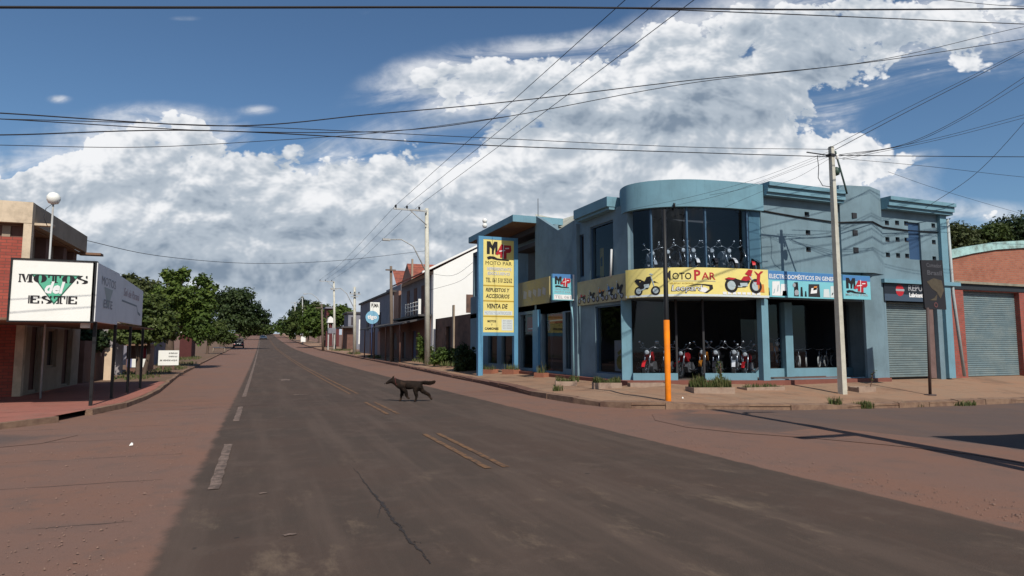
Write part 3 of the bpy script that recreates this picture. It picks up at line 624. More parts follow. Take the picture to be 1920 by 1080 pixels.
v = MB(); v.box(XW+.86, XW+.897, yg[2]+1, yg[2]+3, 4.4, 6.3); v.build('window_pane', m_dark, shop)
v = MB(); v.box(XW+.03, XW+.9, yg[2]-.0, yg[2]+.2, 3.5, 7.3); v.build('wing_wall', m_blue, shop)
v = MB(); v.box(XW, XW+.12, yg[2]+.3, 37, 3.5, 4.5); v.build('balcony_front', m_blue, shop)
ye = yg[2]+.02; xe = atY(962, 418, ye).x
v = MB(); yee = atX(879, 460, xe).y; v.box(xe, XW+1.2, ye, yee-.05, 7.28, 7.30); v.build('eave_soffit', M('soffit_board', (.22,.13,.08), .9, .5), shop)
v = MB(); v.box(xe-.02, XW+1.4, ye-.02, yee, 7.303, 7.62); v.build('eave_slab', m_turq, shop)
v = MB(); v.box(12.0, 25, yg[2]+.2, 37, 7.0, 7.25); v.build('roof', m_in, shop)
v = MB(); v.box(24.8, 25, 27, 37, 0, 7.0); v.build('party_wall', m_in, shop); v = MB(); v.box(12, 25, 36.8, 37, 0, 7.2); v.build('back_wall', m_blue, shop)
v = MB(); v.tube([(11.55,yw1+.06,3.9),(11.55,yw1+.06,3.2),(11.6,yw1-.05,2.6),(11.55,yw1-.1,.36)], .055); v.build('downpipe', M('pale_pipe', (.30,.55,.62), .5), shop)
v = MB(); v.tube([(11.55,yX(1153),4.0),(11.58,yX(1154),5.0)], .04); v.build('vent_pipe', M('pale_pipe2', (.55,.56,.56), .5), shop)
# garage of the shop
def roller(x0, x1, y, z0, z1, mat, parent, name='roller_door'):
    v = MB(); n = int((z1-z0)/.085); vs = []
    for i in range(n+1):
        zz = z0+(z1-z0)*i/n
        for dz, dy in ((0, 0), (.02, -.022), (.06, -.022)):
            if i == n and dz > 0: continue
            for xx in (x0, x1): vs.append((xx, y+dy, min(z1, zz+dz)))
    v.add(vs, [(2*i, 2*i+1, 2*i+3, 2*i+2) for i in range(len(vs)//2-1)])
    return v.build(name, mat, parent)
def rollermat(name, c1, c2, c3):
    m, g, b = newmat(name); P = pos(g); x, y, z = g.sep(P)
    n = g.noise(g.comb(g.m('MULTIPLY', x, .9), z, g.m('MULTIPLY', z, 1.3)), 1.3, 6, .7); n2 = g.noise(P, 4, 5, .7); n3 = g.noise(g.comb(g.m('MULTIPLY', x, .5), g.m('MULTIPLY', z, 24.), 0), 1.0, 2, .5)
    c = g.mix(g.ss(n, .4, .62), c1, c2); c = g.mix(g.ss(n2, .55, .75, 0, .6), c, c3); c = g.mix(g.ss(n3, .45, .7, 0, .4), c, tuple(v*.6 for v in c1))
    g.link(c, b.inputs['Base Color']); b.inputs['Roughness'].default_value = .55; b.inputs['Specular IOR Level'].default_value = .3; return m
m_roll = rollermat('roller_steel', (.128,.17,.178), (.165,.205,.205), (.075,.10,.10))
yg2 = YF+.20
dr = roller(gar[0]+.02, gar[1]-.35, yg2, .36, zY(1710,566), m_roll, shop)
v = MB(); v.box(gar[1]-.33, gar[1]-.02, yg2-.05, yg2+.1, .3, 3.2); v.build('door_jamb', M('rusty_jamb', (.17,.11,.10), .8, .6), shop)
v = MB(); v.box(gar[0], gar[1], yg2+.10, yg2+.15, 0, 4.2); v.build('back_panel', m_dark, shop)
v = MB(); v.box(gar[0]-.1, XR+.55, YF-.22, YF-.003, zY(1700,533), zY(1700,526)); v.build('lintel', m_turq, shop)
# ------------------------------------------------------------------ signs on the shop
m_yel = M('yellow_vinyl', (.76,.64,.20), .55, .4, 1.8, 0, spec=.3, dirt=(.62,.55,.28)); m_pale = plain('pale_vinyl', (.60,.66,.66), .5)
m_cyan = M('cyan_vinyl', (.20,.52,.58), .5, .2, 1.3, 0, dirt=(.12,.40,.50)); m_navy = plain('blue_vinyl', (.07,.20,.42), .5)
m_ink = plain('black_ink', (.015,.014,.016), .6); m_redi = plain('red_ink', (.42,.02,.03), .6); m_wi = plain('white_ink', (.75,.75,.74), .6); m_gi = plain('grey_ink', (.32,.33,.35), .6); m_or = plain('orange_ink', (.60,.22,.05), .6); m_gold = plain('ochre_ink', (.45,.30,.04), .6); m_steel = plain('pale_grey_ink', (.40,.48,.50), .6)
def emblem(parent, fn, s0, s1, z0, z1, d=-.008):
    """the M + red 4P mark of the shop"""
    W, H = s1-s0, z1-z0; q = lambda pts: [(s0+a*W, z0+b*H) for a, b in pts]
    decal([q([(0,.32),(0,1),(.14,1),(.22,.78),(.30,1),(.43,1),(.43,.32),(.34,.32),(.34,.7),(.29,.5),(.28,.32),(.2,.32),(.2,.6),(.12,.7),(.12,.32)])], m_ink, parent, fn, d, 'emblem')
    decal([q(bar(.40,.30,.62,.86,.09)), q(bar(.38,.38,.70,.42,.12)), q(bar(.58,.16,.62,.86,.10)), q([(.68,.1),(.68,.84),(.98,.84),(1,.56),(.94,.44),(.8,.42),(.8,.1)])], m_redi, parent, fn, d-.002, 'emblem')
    decal([q(bar(.50,.50,.74,.56,.05)), q(bar(.66,.1,.68,.9,.025)), q(bar(.74,.66,.90,.68,.06))], m_wi, parent, fn, d-.004, 'emblem')
    decal([q([(.0,.16),(.12,.22),(.3,.2),(.42,.12),(.9,.06),(.9,.0),(.4,.02),(.2,.08),(.05,.02)])], m_ink, parent, fn, d, 'emblem')
def bikepic(parent, fn, s0, s1, z0, z1, body, wheel, chop=False, flip=False, d=-.008):
    W, H = s1-s0, z1-z0; fx = (lambda a: 1-a) if flip else (lambda a: a); q = lambda pts: [(s0+fx(a)*W, z0+b*H) for a, b in pts]
    ry = W/H; rr = .17
    T = []; 
    for cx in (.17, .83): T += [q(r_) for r_ in ringq(cx, rr*ry, .11, rr, 18, ry)]
    decal(T, m_ink, parent, fn, d, 'picture'); decal([q(disc(cx, rr*ry, .105, 16, .105*ry)) for cx in (.17, .83)], wheel, parent, fn, d-.001, 'picture')
    decal([q([(.08,.55),(.0,.66),(.22,.72),(.45,.60),(.62,.70),(.68,.58),(.55,.28),(.30,.25)])], m_ink, parent, fn, d-.003, 'picture')
    decal([q([(.42,.62),(.50,.80),(.66,.84),(.70,.66),(.56,.58)]), q([(.0,.66),(.10,.74),(.30,.70),(.2,.62)]), q([(.70,.55),(.78,.62),(.98,.50),(.86,.55)])], body, parent, fn, d-.005, 'picture')
    decal([q(bar(.66,.86,.83,rr*ry,.035)), q(bar(.62,.94,.74,.90,.05)), q(bar(.40,.40,.60,.42,.16)), q(bar(.17,rr*ry,.45,.30,.05))], m_steel, parent, fn, d-.007, 'picture')
# yellow banner round the corner
ban = thing('shop_banner', 'long yellow banner with black and red lettering round the shop corner above the ground floor', 'banner', (13, 17.2, 3.2))
BL = offs(ARC, -.10)[14:]
BLs = [0]
for a, b in zip(BL, BL[1:]): BLs.append(BLs[-1]+math.hypot(b[0]-a[0], b[1]-a[1]))
def bfn(s, z, d):
    i = max(0, min(len(BL)-2, int(np.searchsorted(BLs, s))-1)); t = (s-BLs[i])/(BLs[i+1]-BLs[i]); a, b = BL[i], BL[i+1]
    tx, ty = (b[0]-a[0]), (b[1]-a[1]); L = math.hypot(tx, ty)
    return (a[0]+tx*t-ty/L*d, a[1]+ty*t+tx/L*d, z)
band(MB(), BL, 3.16, 4.12, .06).build('banner_cloth', m_yel, ban)
def sp(px):                                       # arc length under a pixel column
    r = ray(px, 540).x/ray(px, 540).y; i = min(range(len(BL)), key=lambda i: abs(BL[i][0]/BL[i][1]-r)); return BLs[i]
SB = BLs[-1]
decal([[(s0, 3.17), (s0+SB/24, 3.17), (s0+SB/24, 3.24), (s0, 3.24)] for s0 in [SB*i/24 for i in range(24)]], m_pale, ban, bfn, -.004, 'lower_stripe')
fp = lambda px: float(np.interp(px, [1187,1434], [0.02, SB-.02]))
# arc-length position from the pixel column, by search on the curve
_tab = [(960+0, 0)]
def spx(px):
    r = ray(px, 540).x/ray(px, 540).y; rs = [a/b for a, b in BL]
    return float(np.interp(r, rs, BLs))
bikepic(ban, bfn, spx(1190), spx(1238), 3.22, 3.98, m_ink, m_steel)
lettering('M', m_ink, ban, bfn, spx(1245), spx(1258), 3.72, 4.02, .018)
lettering('OTO', m_ink, ban, bfn, spx(1261), spx(1297), 3.72, 3.95, .015)
lettering('P', m_redi, ban, bfn, spx(1302), spx(1314), 3.70, 4.04, .03); lettering('AR', m_redi, ban, bfn, spx(1316), spx(1342), 3.72, 3.96, .015)
decal([[(spx(1262+i*8),3.665),(spx(1270+i*8),3.665),(spx(1270+i*8),3.68),(spx(1262+i*8),3.68)] for i in range(10)], m_gi, ban, bfn, -.006, 'rule')
lettering('REPUESTOS Y ACCESORIOS', m_gold, ban, bfn, spx(1256), spx(1300), 3.57, 3.62, .01)
lettering('Leopard', m_ink, ban, bfn, spx(1258), spx(1318), 3.27, 3.55, .05, .15, -.006); lettering('Leopard', m_wi, ban, bfn, spx(1259.5), spx(1316.5), 3.295, 3.535, .0, .15, -.010)
SW = [(spx(1288),3.50),(spx(1300),3.56),(spx(1320),3.575),(spx(1336),3.55),(spx(1337),3.42),(spx(1326),3.28),(spx(1320),3.28),(spx(1330),3.40),(spx(1330),3.50),(spx(1316),3.54),(spx(1300),3.52)]
decal([[SW[0],SW[1],SW[10]],[SW[1],SW[2],SW[9],SW[10]],[SW[2],SW[3],SW[8],SW[9]],[SW[3],SW[4],SW[7],SW[8]],[SW[4],SW[5],SW[6],SW[7]]], m_ink, ban, bfn, -.006, 'swoosh')
decal([[(spx(1312),3.33),(spx(1316),3.46),(spx(1323),3.46),(spx(1328),3.40),(spx(1322),3.30)]], m_wi, ban, bfn, -.007, 'swoosh')
bikepic(ban, bfn, spx(1359), spx(1428), 3.30, 4.0, m_redi, m_steel)
decal([[(spx(1397),3.95),(spx(1404),4.10),(spx(1412),4.08),(spx(1408),3.86)],[(spx(1414),4.08),(spx(1420),3.92),(spx(1418),3.6),(spx(1424),3.6),(spx(1426),3.95),(spx(1432),4.06),(spx(1427),4.06),(spx(1422),3.97)]], m_redi, ban, bfn, -.016, 'picture')
decal([[(spx(1420),3.62),(spx(1432),3.62),(spx(1433),3.34),(spx(1422),3.36)]], m_or, ban, bfn, -.010, 'picture')
decal([[(spx(1355+i*9),3.25),(spx(1362+i*9),3.25),(spx(1362+i*9),3.33),(spx(1355+i*9),3.33)] for i in range(8)], m_wi, ban, bfn, -.009, 'picture')
# length of banner on the main-street side, its shade put into the colour
def flatsign(name, label, cat, fn, s0, s1, z0, z1, mat, th=.06, loc=None, grp=None):
    t = thing(name, label, cat, loc or fn((s0+s1)/2, z0, 0), grp); v = MB(); v.prism([(s0,z0),(s1,z0),(s1,z1),(s0,z1)], fn, 0, th); v.build('panel', mat, t); return t
XB = XL-.12
fl = lambda a, b, d: (XB+d, -a, b)
b2 = flatsign('shop_banner', 'yellow banner coloured in shade with small motorcycle pictures along the shaded street-side wall', 'banner', fl, -yX(1084), -18.75, 3.12, 4.05, M('shaded_vinyl', (.40,.36,.20), .6, .5, 2, 0, dirt=(.22,.22,.18)))
for i in range(5):
    s0 = -yX(1090+i*17); bikepic(b2, fl, s0, s0+.62, 3.18, 3.62+.06*i, [m_redi, m_ink, m_or, m_navy, m_ink][i], m_gi, flip=True)
XB2 = XW-.1
fl2 = lambda a, b, d: (XB2+d, -a, b)
b3 = flatsign('shop_banner', 'dull yellow and grey banner between the tall yellow sign and the small cyan sign', 'banner', fl2, -gy(968), -gy(1034), 3.45, 4.62, M('dull_vinyl', (.34,.29,.13), .6, .6, 1.2, 0, dirt=(.16,.19,.22)))  # darker yellow than the corner banner, blotched with grey
decal([[(-gy(985+i*9),3.8+.1*(i % 3)),(-gy(991+i*9),3.8),(-gy(992+i*9),4.1),(-gy(986+i*9),4.2)] for i in range(5)], m_gi, b3, fl2, -.006)
# small projecting cyan sign
ysn = 22.55; x0s, x1s = atY(1036, 540, ysn).x, atY(1078, 540, ysn).x
zs0, zs1 = atY(1057, 563, ysn).z, atY(1057, 514, ysn).z
f3 = lambda a, b, d: (a, ysn+d, b)
s3 = flatsign('projecting_sign', 'small cyan projecting sign with white right edge hung beside the downpipe', 'sign', f3, x0s, x1s, zs0, zs1, m_cyan, .12)
decal([[(x0s,zs1-.17),(x1s,zs1-.17),(x1s,zs1),(x0s,zs1)]], m_navy, s3, f3, -.004, 'band'); decal([[(x1s-.1,zs0),(x1s,zs0),(x1s,zs1),(x1s-.1,zs1)],[(x0s+.06,zs0+.03),(x1s-.14,zs0+.03),(x1s-.14,zs0+.22),(x0s+.06,zs0+.22)]], m_wi, s3, f3, -.007, 'band')
emblem(s3, f3, x0s+.1, x1s-.2, zs1-.55, zs1-.1, -.010); lettering('VENTAS Y SERVICIOS', m_gi, s3, f3, x0s+.1, x1s-.2, zs0+.40, zs0+.47, .0); lettering('MOTO PAR', m_gi, s3, f3, x0s+.1, x1s-.2, zs0+.28, zs0+.36, .0); lettering('TEL 061', m_gi, s3, f3, x0s+.1, x1s-.2, zs0+.07, zs0+.18, .0, d=-.012)
# blue appliance banner on the side-street front
YB = YF-.12; f4 = lambda a, b, d: (a, YB+d, b); X4 = lambda px: atY(px, 540, YB).x; x40, x41 = 16.06, atY(1579, 540, YB).x
b4 = flatsign('shop_banner', 'blue and cyan banner with white capital lettering over the recessed window bay', 'banner', f4, x40, x41, 3.22, 4.13, m_cyan)
decal([[(x40,3.82),(x41,3.82),(x41,4.125),(x40,4.125)]], m_navy, b4, f4, -.004, 'band')
lettering('ELECTRODOMÉSTICOS EN GENERAL', m_wi, b4, f4, X4(1443), X4(1574), 3.86, 4.05, .015, d=-.008)
for x0p, w_, h_, mm in ((1437,6,.26,m_ink),(1447,16,.5,m_wi),(1463,12,.42,m_wi),(1466,9,.18,m_ink),(1488,9,.5,m_ink),(1500,5,.34,m_ink),(1508,4,.2,m_ink),(1515,22,.46,m_dark),(1543,12,.3,m_pale),(1556,9,.42,m_pale),(1565,6,.3,m_wi)):
    a, b = X4(x0p), X4(x0p+w_); decal([[(a,3.27),(b,3.27),(b-.02,3.27+h_),(a+.03,3.27+h_*.97)]], mm, b4, f4, -.006)
for x0p, w_, z0_, h_, mm in ((1449,4,3.33,.18,m_steel),(1456,4,3.4,.26,m_steel),(1489,6,3.30,.16,m_gi),(1519,13,3.38,.22,m_wi),(1524,8,3.5,.16,m_or),(1558,4,3.35,.1,m_ink),(1439,3,3.33,.12,m_redi)):
    a, b = X4(x0p), X4(x0p+w_); decal([[(a,z0_),(b-.03,z0_+.03),(b,z0_+h_),(a+.05,z0_+h_*.9)]], mm, b4, f4, -.010)
decal([disc(X4(1489), 3.66, .07), disc(X4(1493), 3.40, .10)], m_gi, b4, f4, -.012)
b5 = flatsign('shop_sign', 'cyan and blue square sign with a black and red emblem beside the chamfered pier', 'sign', lambda a, b, d: (a, YF-.37+d, b), atY(1581,540,YF-.37).x, atY(1632,540,YF-.37).x, 3.22, 4.08, m_cyan, .1)
f5 = lambda a, b, d: (a, YF-.37+d, b); a5, c5 = atY(1581,540,YF-.37).x, atY(1632,540,YF-.37).x
decal([[(a5,3.88),(c5,3.88),(c5,4.075),(a5,4.075)]], m_navy, b5, f5, -.004, 'band'); emblem(b5, f5, a5+.14, c5-.15, 3.42, 3.98); lettering('MOTO PAR', m_gi, b5, f5, a5+.1, c5-.14, 3.33, 3.42, .01)
# dark sign over the roller door
ys6 = YF-.10; f6 = lambda a, b, d: (a, ys6+d, b); a6, c6 = atY(1658,545,ys6).x, XR-.34
s6 = flatsign('garage_sign', 'dark sign with a red disc and grey lettering above the pale roller door', 'sign', f6, a6, c6, zY(1700,563)+.03, zY(1700,534), plain('sign_dark', (.018,.022,.03), .4), .1)
xr = atY(1687,545,ys6).x; decal([disc(xr, zY(1687,545), .22)], m_redi, s6, f6, -.006, 'red_disc'); decal([[(xr-.22,zY(1687,545)-.03),(xr+.24,zY(1687,545)-.03),(xr+.24,zY(1687,545)+.05),(xr-.22,zY(1687,545)+.05)]], m_gi, s6, f6, -.009, 'red_disc')
zc = zY(1700,545); decal([[(a6,zc-.42),(c6,zc-.42),(c6,zc-.16),(a6,zc-.16)]], plain('sign_blue', (.05,.075,.11), .4), s6, f6, -.004, 'band')
lettering('REPUESTOS', m_gi, s6, f6, atY(1703,545,ys6).x, atY(1703,545,ys6).x+1.75, zc-.02, zc+.22, .02, d=-.009); lettering('Lubricantes', m_wi, s6, f6, atY(1704,545,ys6).x, atY(1704,545,ys6).x+.9, zc-.26, zc-.09, .06, d=-.010)
# ------------------------------------------------------------------ tall yellow sign on two blue posts
yt = 28.5; tz0 = .3
xa, xb = atY(897, 560, yt).x, atY(972, 560, yt).x; zt1 = atY(930, 444, yt).z; zb0 = atY(930, 624, yt).z
tot = thing('totem_sign', 'tall yellow advertising sign in a blue frame standing on two posts', 'sign', ((xa+xb)/2, yt, tz0))
v = MB(); v.box(xa, xa+.24, yt, yt+.25, tz0-.2, zt1); v.build('post', m_post, tot); v = MB(); v.box(xb-.22, xb-.02, yt, yt+.25, tz0-.2, zt1); v.build('post', m_post, tot)
v = MB(); v.box(xa+.24, xb-.22, yt+.02, yt+.23, zt1-.14, zt1); v.box(xa+.24, xb-.22, yt+.02, yt+.23, zb0-.14, zb0+.02); v.build('cross_beam', m_post, tot)
f7 = lambda a, b, d: (a, yt+.03+d, b); A, B = xa+.25, xb-.23; T, Bz = zt1-.145, zb0+.025
v = MB(); v.box(A, B, yt+.03, yt+.2, Bz, T); v.build('panel', m_yel, tot)
H = T-Bz; hy = lambda t: T-H*t
for t in (.50, .665, .83): decal([[(A,hy(t)-.03),(B,hy(t)-.03),(B,hy(t)+.03),(A,hy(t)+.03)]], m_gold, tot, f7, -.004, 'band')
W = B-A; sx = lambda t: A+W*t
emblem(tot, f7, sx(.11), sx(.92), hy(.225), hy(.02)); lettering('MOTO PAR', m_ink, tot, f7, sx(.07), sx(.93), hy(.275), hy(.235), .0)
lettering('REPRESENTANTE', m_wi, tot, f7, sx(.12), sx(.92), hy(.335), hy(.300), .05); lettering('EXCLUSIVO', m_wi, tot, f7, sx(.14), sx(.88), hy(.385), hy(.350), .05)
lettering('REPRESENTANTE', m_gi, tot, f7, sx(.13), sx(.91), hy(.333), hy(.303), .0, d=-.009); lettering('EXCLUSIVO', m_gi, tot, f7, sx(.15), sx(.87), hy(.383), hy(.353), .0, d=-.009)
lettering('TEL. 061 510 252/62', m_ink, tot, f7, sx(.08), sx(.94), hy(.465), hy(.415), .015, .1)
lettering('REPUESTOS Y', m_ink, tot, f7, sx(.08), sx(.86), hy(.565), hy(.525), .025, .2); lettering('ACCESORIOS', m_ink, tot, f7, sx(.08), sx(.86), hy(.635), hy(.59), .025, .2)
lettering('VENTA DE', m_ink, tot, f7, sx(.12), sx(.80), hy(.745), hy(.695), .03, .2)
decal([[(sx(.03),hy(.815)),(sx(.95),hy(.815)),(sx(.95),hy(.77)),(sx(.03),hy(.77))],[(sx(.60),hy(.98)),(sx(.97),hy(.98)),(sx(.97),hy(.86)),(sx(.60),hy(.86))]], m_pale, tot, f7, -.004, 'band')
lettering('MOTOS Y CUATRICICLOS', m_gi, tot, f7, sx(.06), sx(.90), hy(.808), hy(.778), .0, d=-.008)
for i in range(4): lettering('0KM  USADAS', m_gi, tot, f7, sx(.64), sx(.93), hy(.885+.026*i), hy(.868+.026*i), .0, d=-.008)
lettering('MOTOS', m_ink, tot, f7, sx(.14), sx(.42), hy(.895), hy(.87), .04); lettering('Y', m_ink, tot, f7, sx(.26), sx(.30), hy(.93), hy(.908), .04); lettering('CAMIONES', m_ink, tot, f7, sx(.05), sx(.50), hy(.975), hy(.948), .04)
# twin globe lamp above the eave
yl = 30.0; lg = thing('globe_lamp', 'pair of white globe lamps on a thin mast above the eave', 'lamp', atY(910, 440, yl)); a = atY(910, 438, yl); 
v = MB(); v.tube([(a.x,a.y,7.6),(a.x,a.y,atY(910,420,yl).z)], .03); v.build('mast', m_dark, lg)
for py in (423, 414):
    c = atY(909, py, yl); v = MB(); v.lathe(c, [(.02,-.13),(.1,-.09),(.13,0),(.1,.09),(.02,.13)], 12); v.build('globe', m_white, lg)
ant = thing('antenna', 'thin upright antenna rod at the peak of the wing wall', 'antenna', (XW+.1, yg[2], zt[2])); v = MB(); v.tube([(XW+.1,yg[2],zt[2]-.1),(XW+.1,yg[2],zt[2]+.85)], .015, 5); v.build('rod', m_dark, ant)
# ------------------------------------------------------------------ brick workshop on the right
m_brick = brickmat('orange_brick', (.36,.135,.085), (.29,.10,.065), (.26,.17,.125)); m_brick2 = brickmat('red_brick', (.33,.085,.065), (.25,.07,.055), (.20,.12,.10))
YK = YF+.25; kx0 = XR+.25; kxp = lambda px: atY(px, 600, YK).x; kz = lambda px, py: atY(px, py, YK).z
bw = thing('brick_workshop', 'low orange brick workshop with an arched parapet and grey roller door', 'building', (30, 20, .3))
xe_ = 40.0; dx0, dx1 = kxp(1809), kxp(1914); zl = kz(1850,545)
top = [(kx0, kz(1783,489)), (kxp(1830), kz(1830,476)), (kxp(1875), kz(1875,469)), (kxp(1925), kz(1925,466)), (kxp(1925)+3, kz(1925,466)+.0), (kxp(1925)+7, kz(1875,469)-.1), (xe_, kz(1783,489)-.3)]
zlin = kz(1850,530)
MB().prism([(kx0,zlin),*[(a, b-.02) for a, b in top],(xe_,zlin)], XZ(YK), 0, .3).build('gable_wall', m_brick, bw)
MB().prism([*top, *[(a, b+.32) for a, b in top[::-1]]], XZ(YK-.08), 0, .45).build('coping', M('flaking_turquoise', (.36,.56,.54), .9, .9, 3, .3, dirt=(.13,.15,.13)), bw)
MB().wall(kx0, xe_, 0, zl, [(dx0, dx1, 0, zl-.03), (dx1+1.4, dx1+6, 0, zl-.03)], XZ(YK), .3).build('wall', m_brick2, bw)
v = MB(); v.box(kx0, xe_, YK-.03, YK+.3, zl+.003, zlin-.1); v.build('lintel', plain('lintel_dark', (.025,.03,.035), .6), bw)
v = MB(); v.box(kx0, xe_, YK-.12, YK+.3, zlin-.1, zlin); v.build('ledge', M('stained_ledge', (.27,.25,.19), .9, .8, 3), bw)
m_roll2 = rollermat('roller_steel_grey', (.13,.182,.198), (.17,.215,.218), (.075,.11,.115))
roller(dx0, dx1, YK+.22, .30, zl+.1, m_roll2, bw); roller(dx1+1.4, dx1+6, YK+.22, .30, zl+.1, m_roll2, bw)
v = MB(); v.box(kx0, xe_, YK+.34, YK+.4, 0, 5); v.box(kx0, xe_, YK+12, YK+12.2, 0, 5); v.build('back_wall', m_dark, bw)
# ------------------------------------------------------------------ left-hand brick building
m_lbrick = brickmat('dark_red_brick', (.36,.085,.06), (.27,.065,.05), (.16,.07,.055), .26, .09)
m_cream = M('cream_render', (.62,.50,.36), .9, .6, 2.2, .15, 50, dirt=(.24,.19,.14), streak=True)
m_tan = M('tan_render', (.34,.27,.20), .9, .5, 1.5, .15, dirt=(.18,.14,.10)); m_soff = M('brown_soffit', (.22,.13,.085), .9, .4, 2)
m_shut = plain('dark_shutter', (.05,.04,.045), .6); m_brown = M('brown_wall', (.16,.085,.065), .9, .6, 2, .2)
XLB = -6.35; ly0, ly1 = 22.1, 28.3; zl_ = lambda px, py: atX(px, py, XLB).z; yl_ = lambda px: atX(px, 600, XLB).y
lb = thing('corner_building', 'two-storey red brick building with a stained cream parapet and a flat overhang', 'building', (-8, 24, .1))
zt_, zb_ = 5.72, 5.10
MB().wall(-14, XLB-.0, 0, zb_-.42, [(-12, -8.2, .1, 2.3)], XZ(ly0), .25).build('wall', m_lbrick, lb)
v = MB(); v.box(-14, XLB-.005, ly0+.3, ly0+.4, zb_-.42, zb_); v.build('parapet_shade', m_brown, lb)  # set-back brown strip draws the shade beneath the parapet
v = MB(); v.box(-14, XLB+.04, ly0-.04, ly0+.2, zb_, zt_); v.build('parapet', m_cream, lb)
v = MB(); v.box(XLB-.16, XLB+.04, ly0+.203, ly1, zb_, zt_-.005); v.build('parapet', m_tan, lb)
v = MB(); v.box(XLB-.16, XLB+.04, ly0-.03, ly0+.17, 0, zb_-.003); v.build('corner_post', m_cream, lb)
v = MB(); v.box(XLB-1.6, XLB-.165, ly0+.26, ly1+.25, zb_-.06, zb_-.003); v.build('soffit', m_soff, lb)
v = MB(); v.box(XLB-.2, XLB+.55, ly1-.2, ly1+.25, zb_-.10, zb_-.02); v.build('overhang', m_soff, lb)
v = MB(); v.box(XLB+.043, XLB+.5, ly0+.15, ly0+.4, zb_-.02, zb_+.05); v.build('ledge', m_cream, lb)
hu = [(ly0+1.3, ly0+1.7, 2.9, 4.6), (ly0+3.9, ly0+4.3, 2.9, 4.3)]
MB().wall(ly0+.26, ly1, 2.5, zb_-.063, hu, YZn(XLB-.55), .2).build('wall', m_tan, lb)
for a0 in (.32, 2.45, 4.4, 5.7): v = MB(); v.box(XLB-.545, XLB-.25, ly0+a0, ly0+a0+.42, 2.5, zb_-.07); v.build('pier', m_brown, lb)
for h in hu: v = MB(); v.box(XLB-.7, XLB-.65, h[0], h[1], h[2], h[3]); v.build('window_pane', m_shut, lb)
v = MB(); v.box(-9, XLB, ly0+.26, ly1, 2.3, 2.5); v.build('floor_slab', m_tan, lb)
hg = [(ly0+.75, ly0+1.75, .15, 2.2), (ly0+2.35, ly0+3.35, .85, 2.1), (ly0+4.1, ly0+5.2, .15, 2.2)]
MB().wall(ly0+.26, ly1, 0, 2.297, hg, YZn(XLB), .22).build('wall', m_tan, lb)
for i, h in enumerate(hg):
    v = MB(); v.box(XLB-.2, XLB-.16, h[0], h[1], h[2], h[3]); o = v.build('shutter', m_brown if i != 1 else m_shut, lb)
    v = MB(); v.wall(h[0], h[1], h[2], h[3], [(h[0]+.07, h[1]-.07, h[2]+.07, h[3]-.07)], YZn(XLB-.08), .06); v.build('door_frame', m_tan, lb)
v = MB(); v.box(-14, XLB-.4, ly1, ly1+.2, 0, zt_); v.box(-14, XLB-.17, ly0+.2, ly1, zt_-.3, zt_-.2); v.build('rear_wall', m_tan, lb)
# canopy with sign panels
m_sgn = M('sign_white', (.80,.80,.74), .5, .15, 1.2, 0, dirt=(.6,.58,.5)); m_sgn2 = M('sign_grey_white', (.78,.78,.78), .6, .25, 1.2, 0)
m_grn = plain('green_ink', (.10,.42,.27), .6); m_gdark = plain('dark_green_ink', (.03,.12,.08), .6)
cp = thing('sign_canopy', 'white box sign and awning on five black posts in front of the brick building', 'canopy', (-4.5, 20, .12))
ysg = 17.72; sa, sb = atY(21, 540, ysg).x, -3.70; sz0, sz1 = 2.13, 3.54
v = MB(); v.box(sa, sb-.03, ysg, ysg+.12, sz0, sz1); v.build('front_panel', m_sgn, cp)
v = MB(); v.wall(sa-.04, sb-.02, sz0-.035, sz1+.035, [(sa, sb-.06, sz0, sz1)], XZ(ysg-.02), .16); v.build('panel_frame', m_black, cp)
f8 = lambda a, b, d: (a, ysg+d, b); W = sb-sa; H = sz1-sz0; q = lambda a, b: (sa+a*W, sz0+b*H)
tri = lambda s, c=(.50,.5): [q(.215,.77), q(.785,.77), q(.5,.27)]
decal([tri(1)], m_gdark, cp, f8, -.004, 'emblem'); decal([[q(.245,.745), q(.755,.745), q(.5,.305)]], m_grn, cp, f8, -.006, 'emblem')
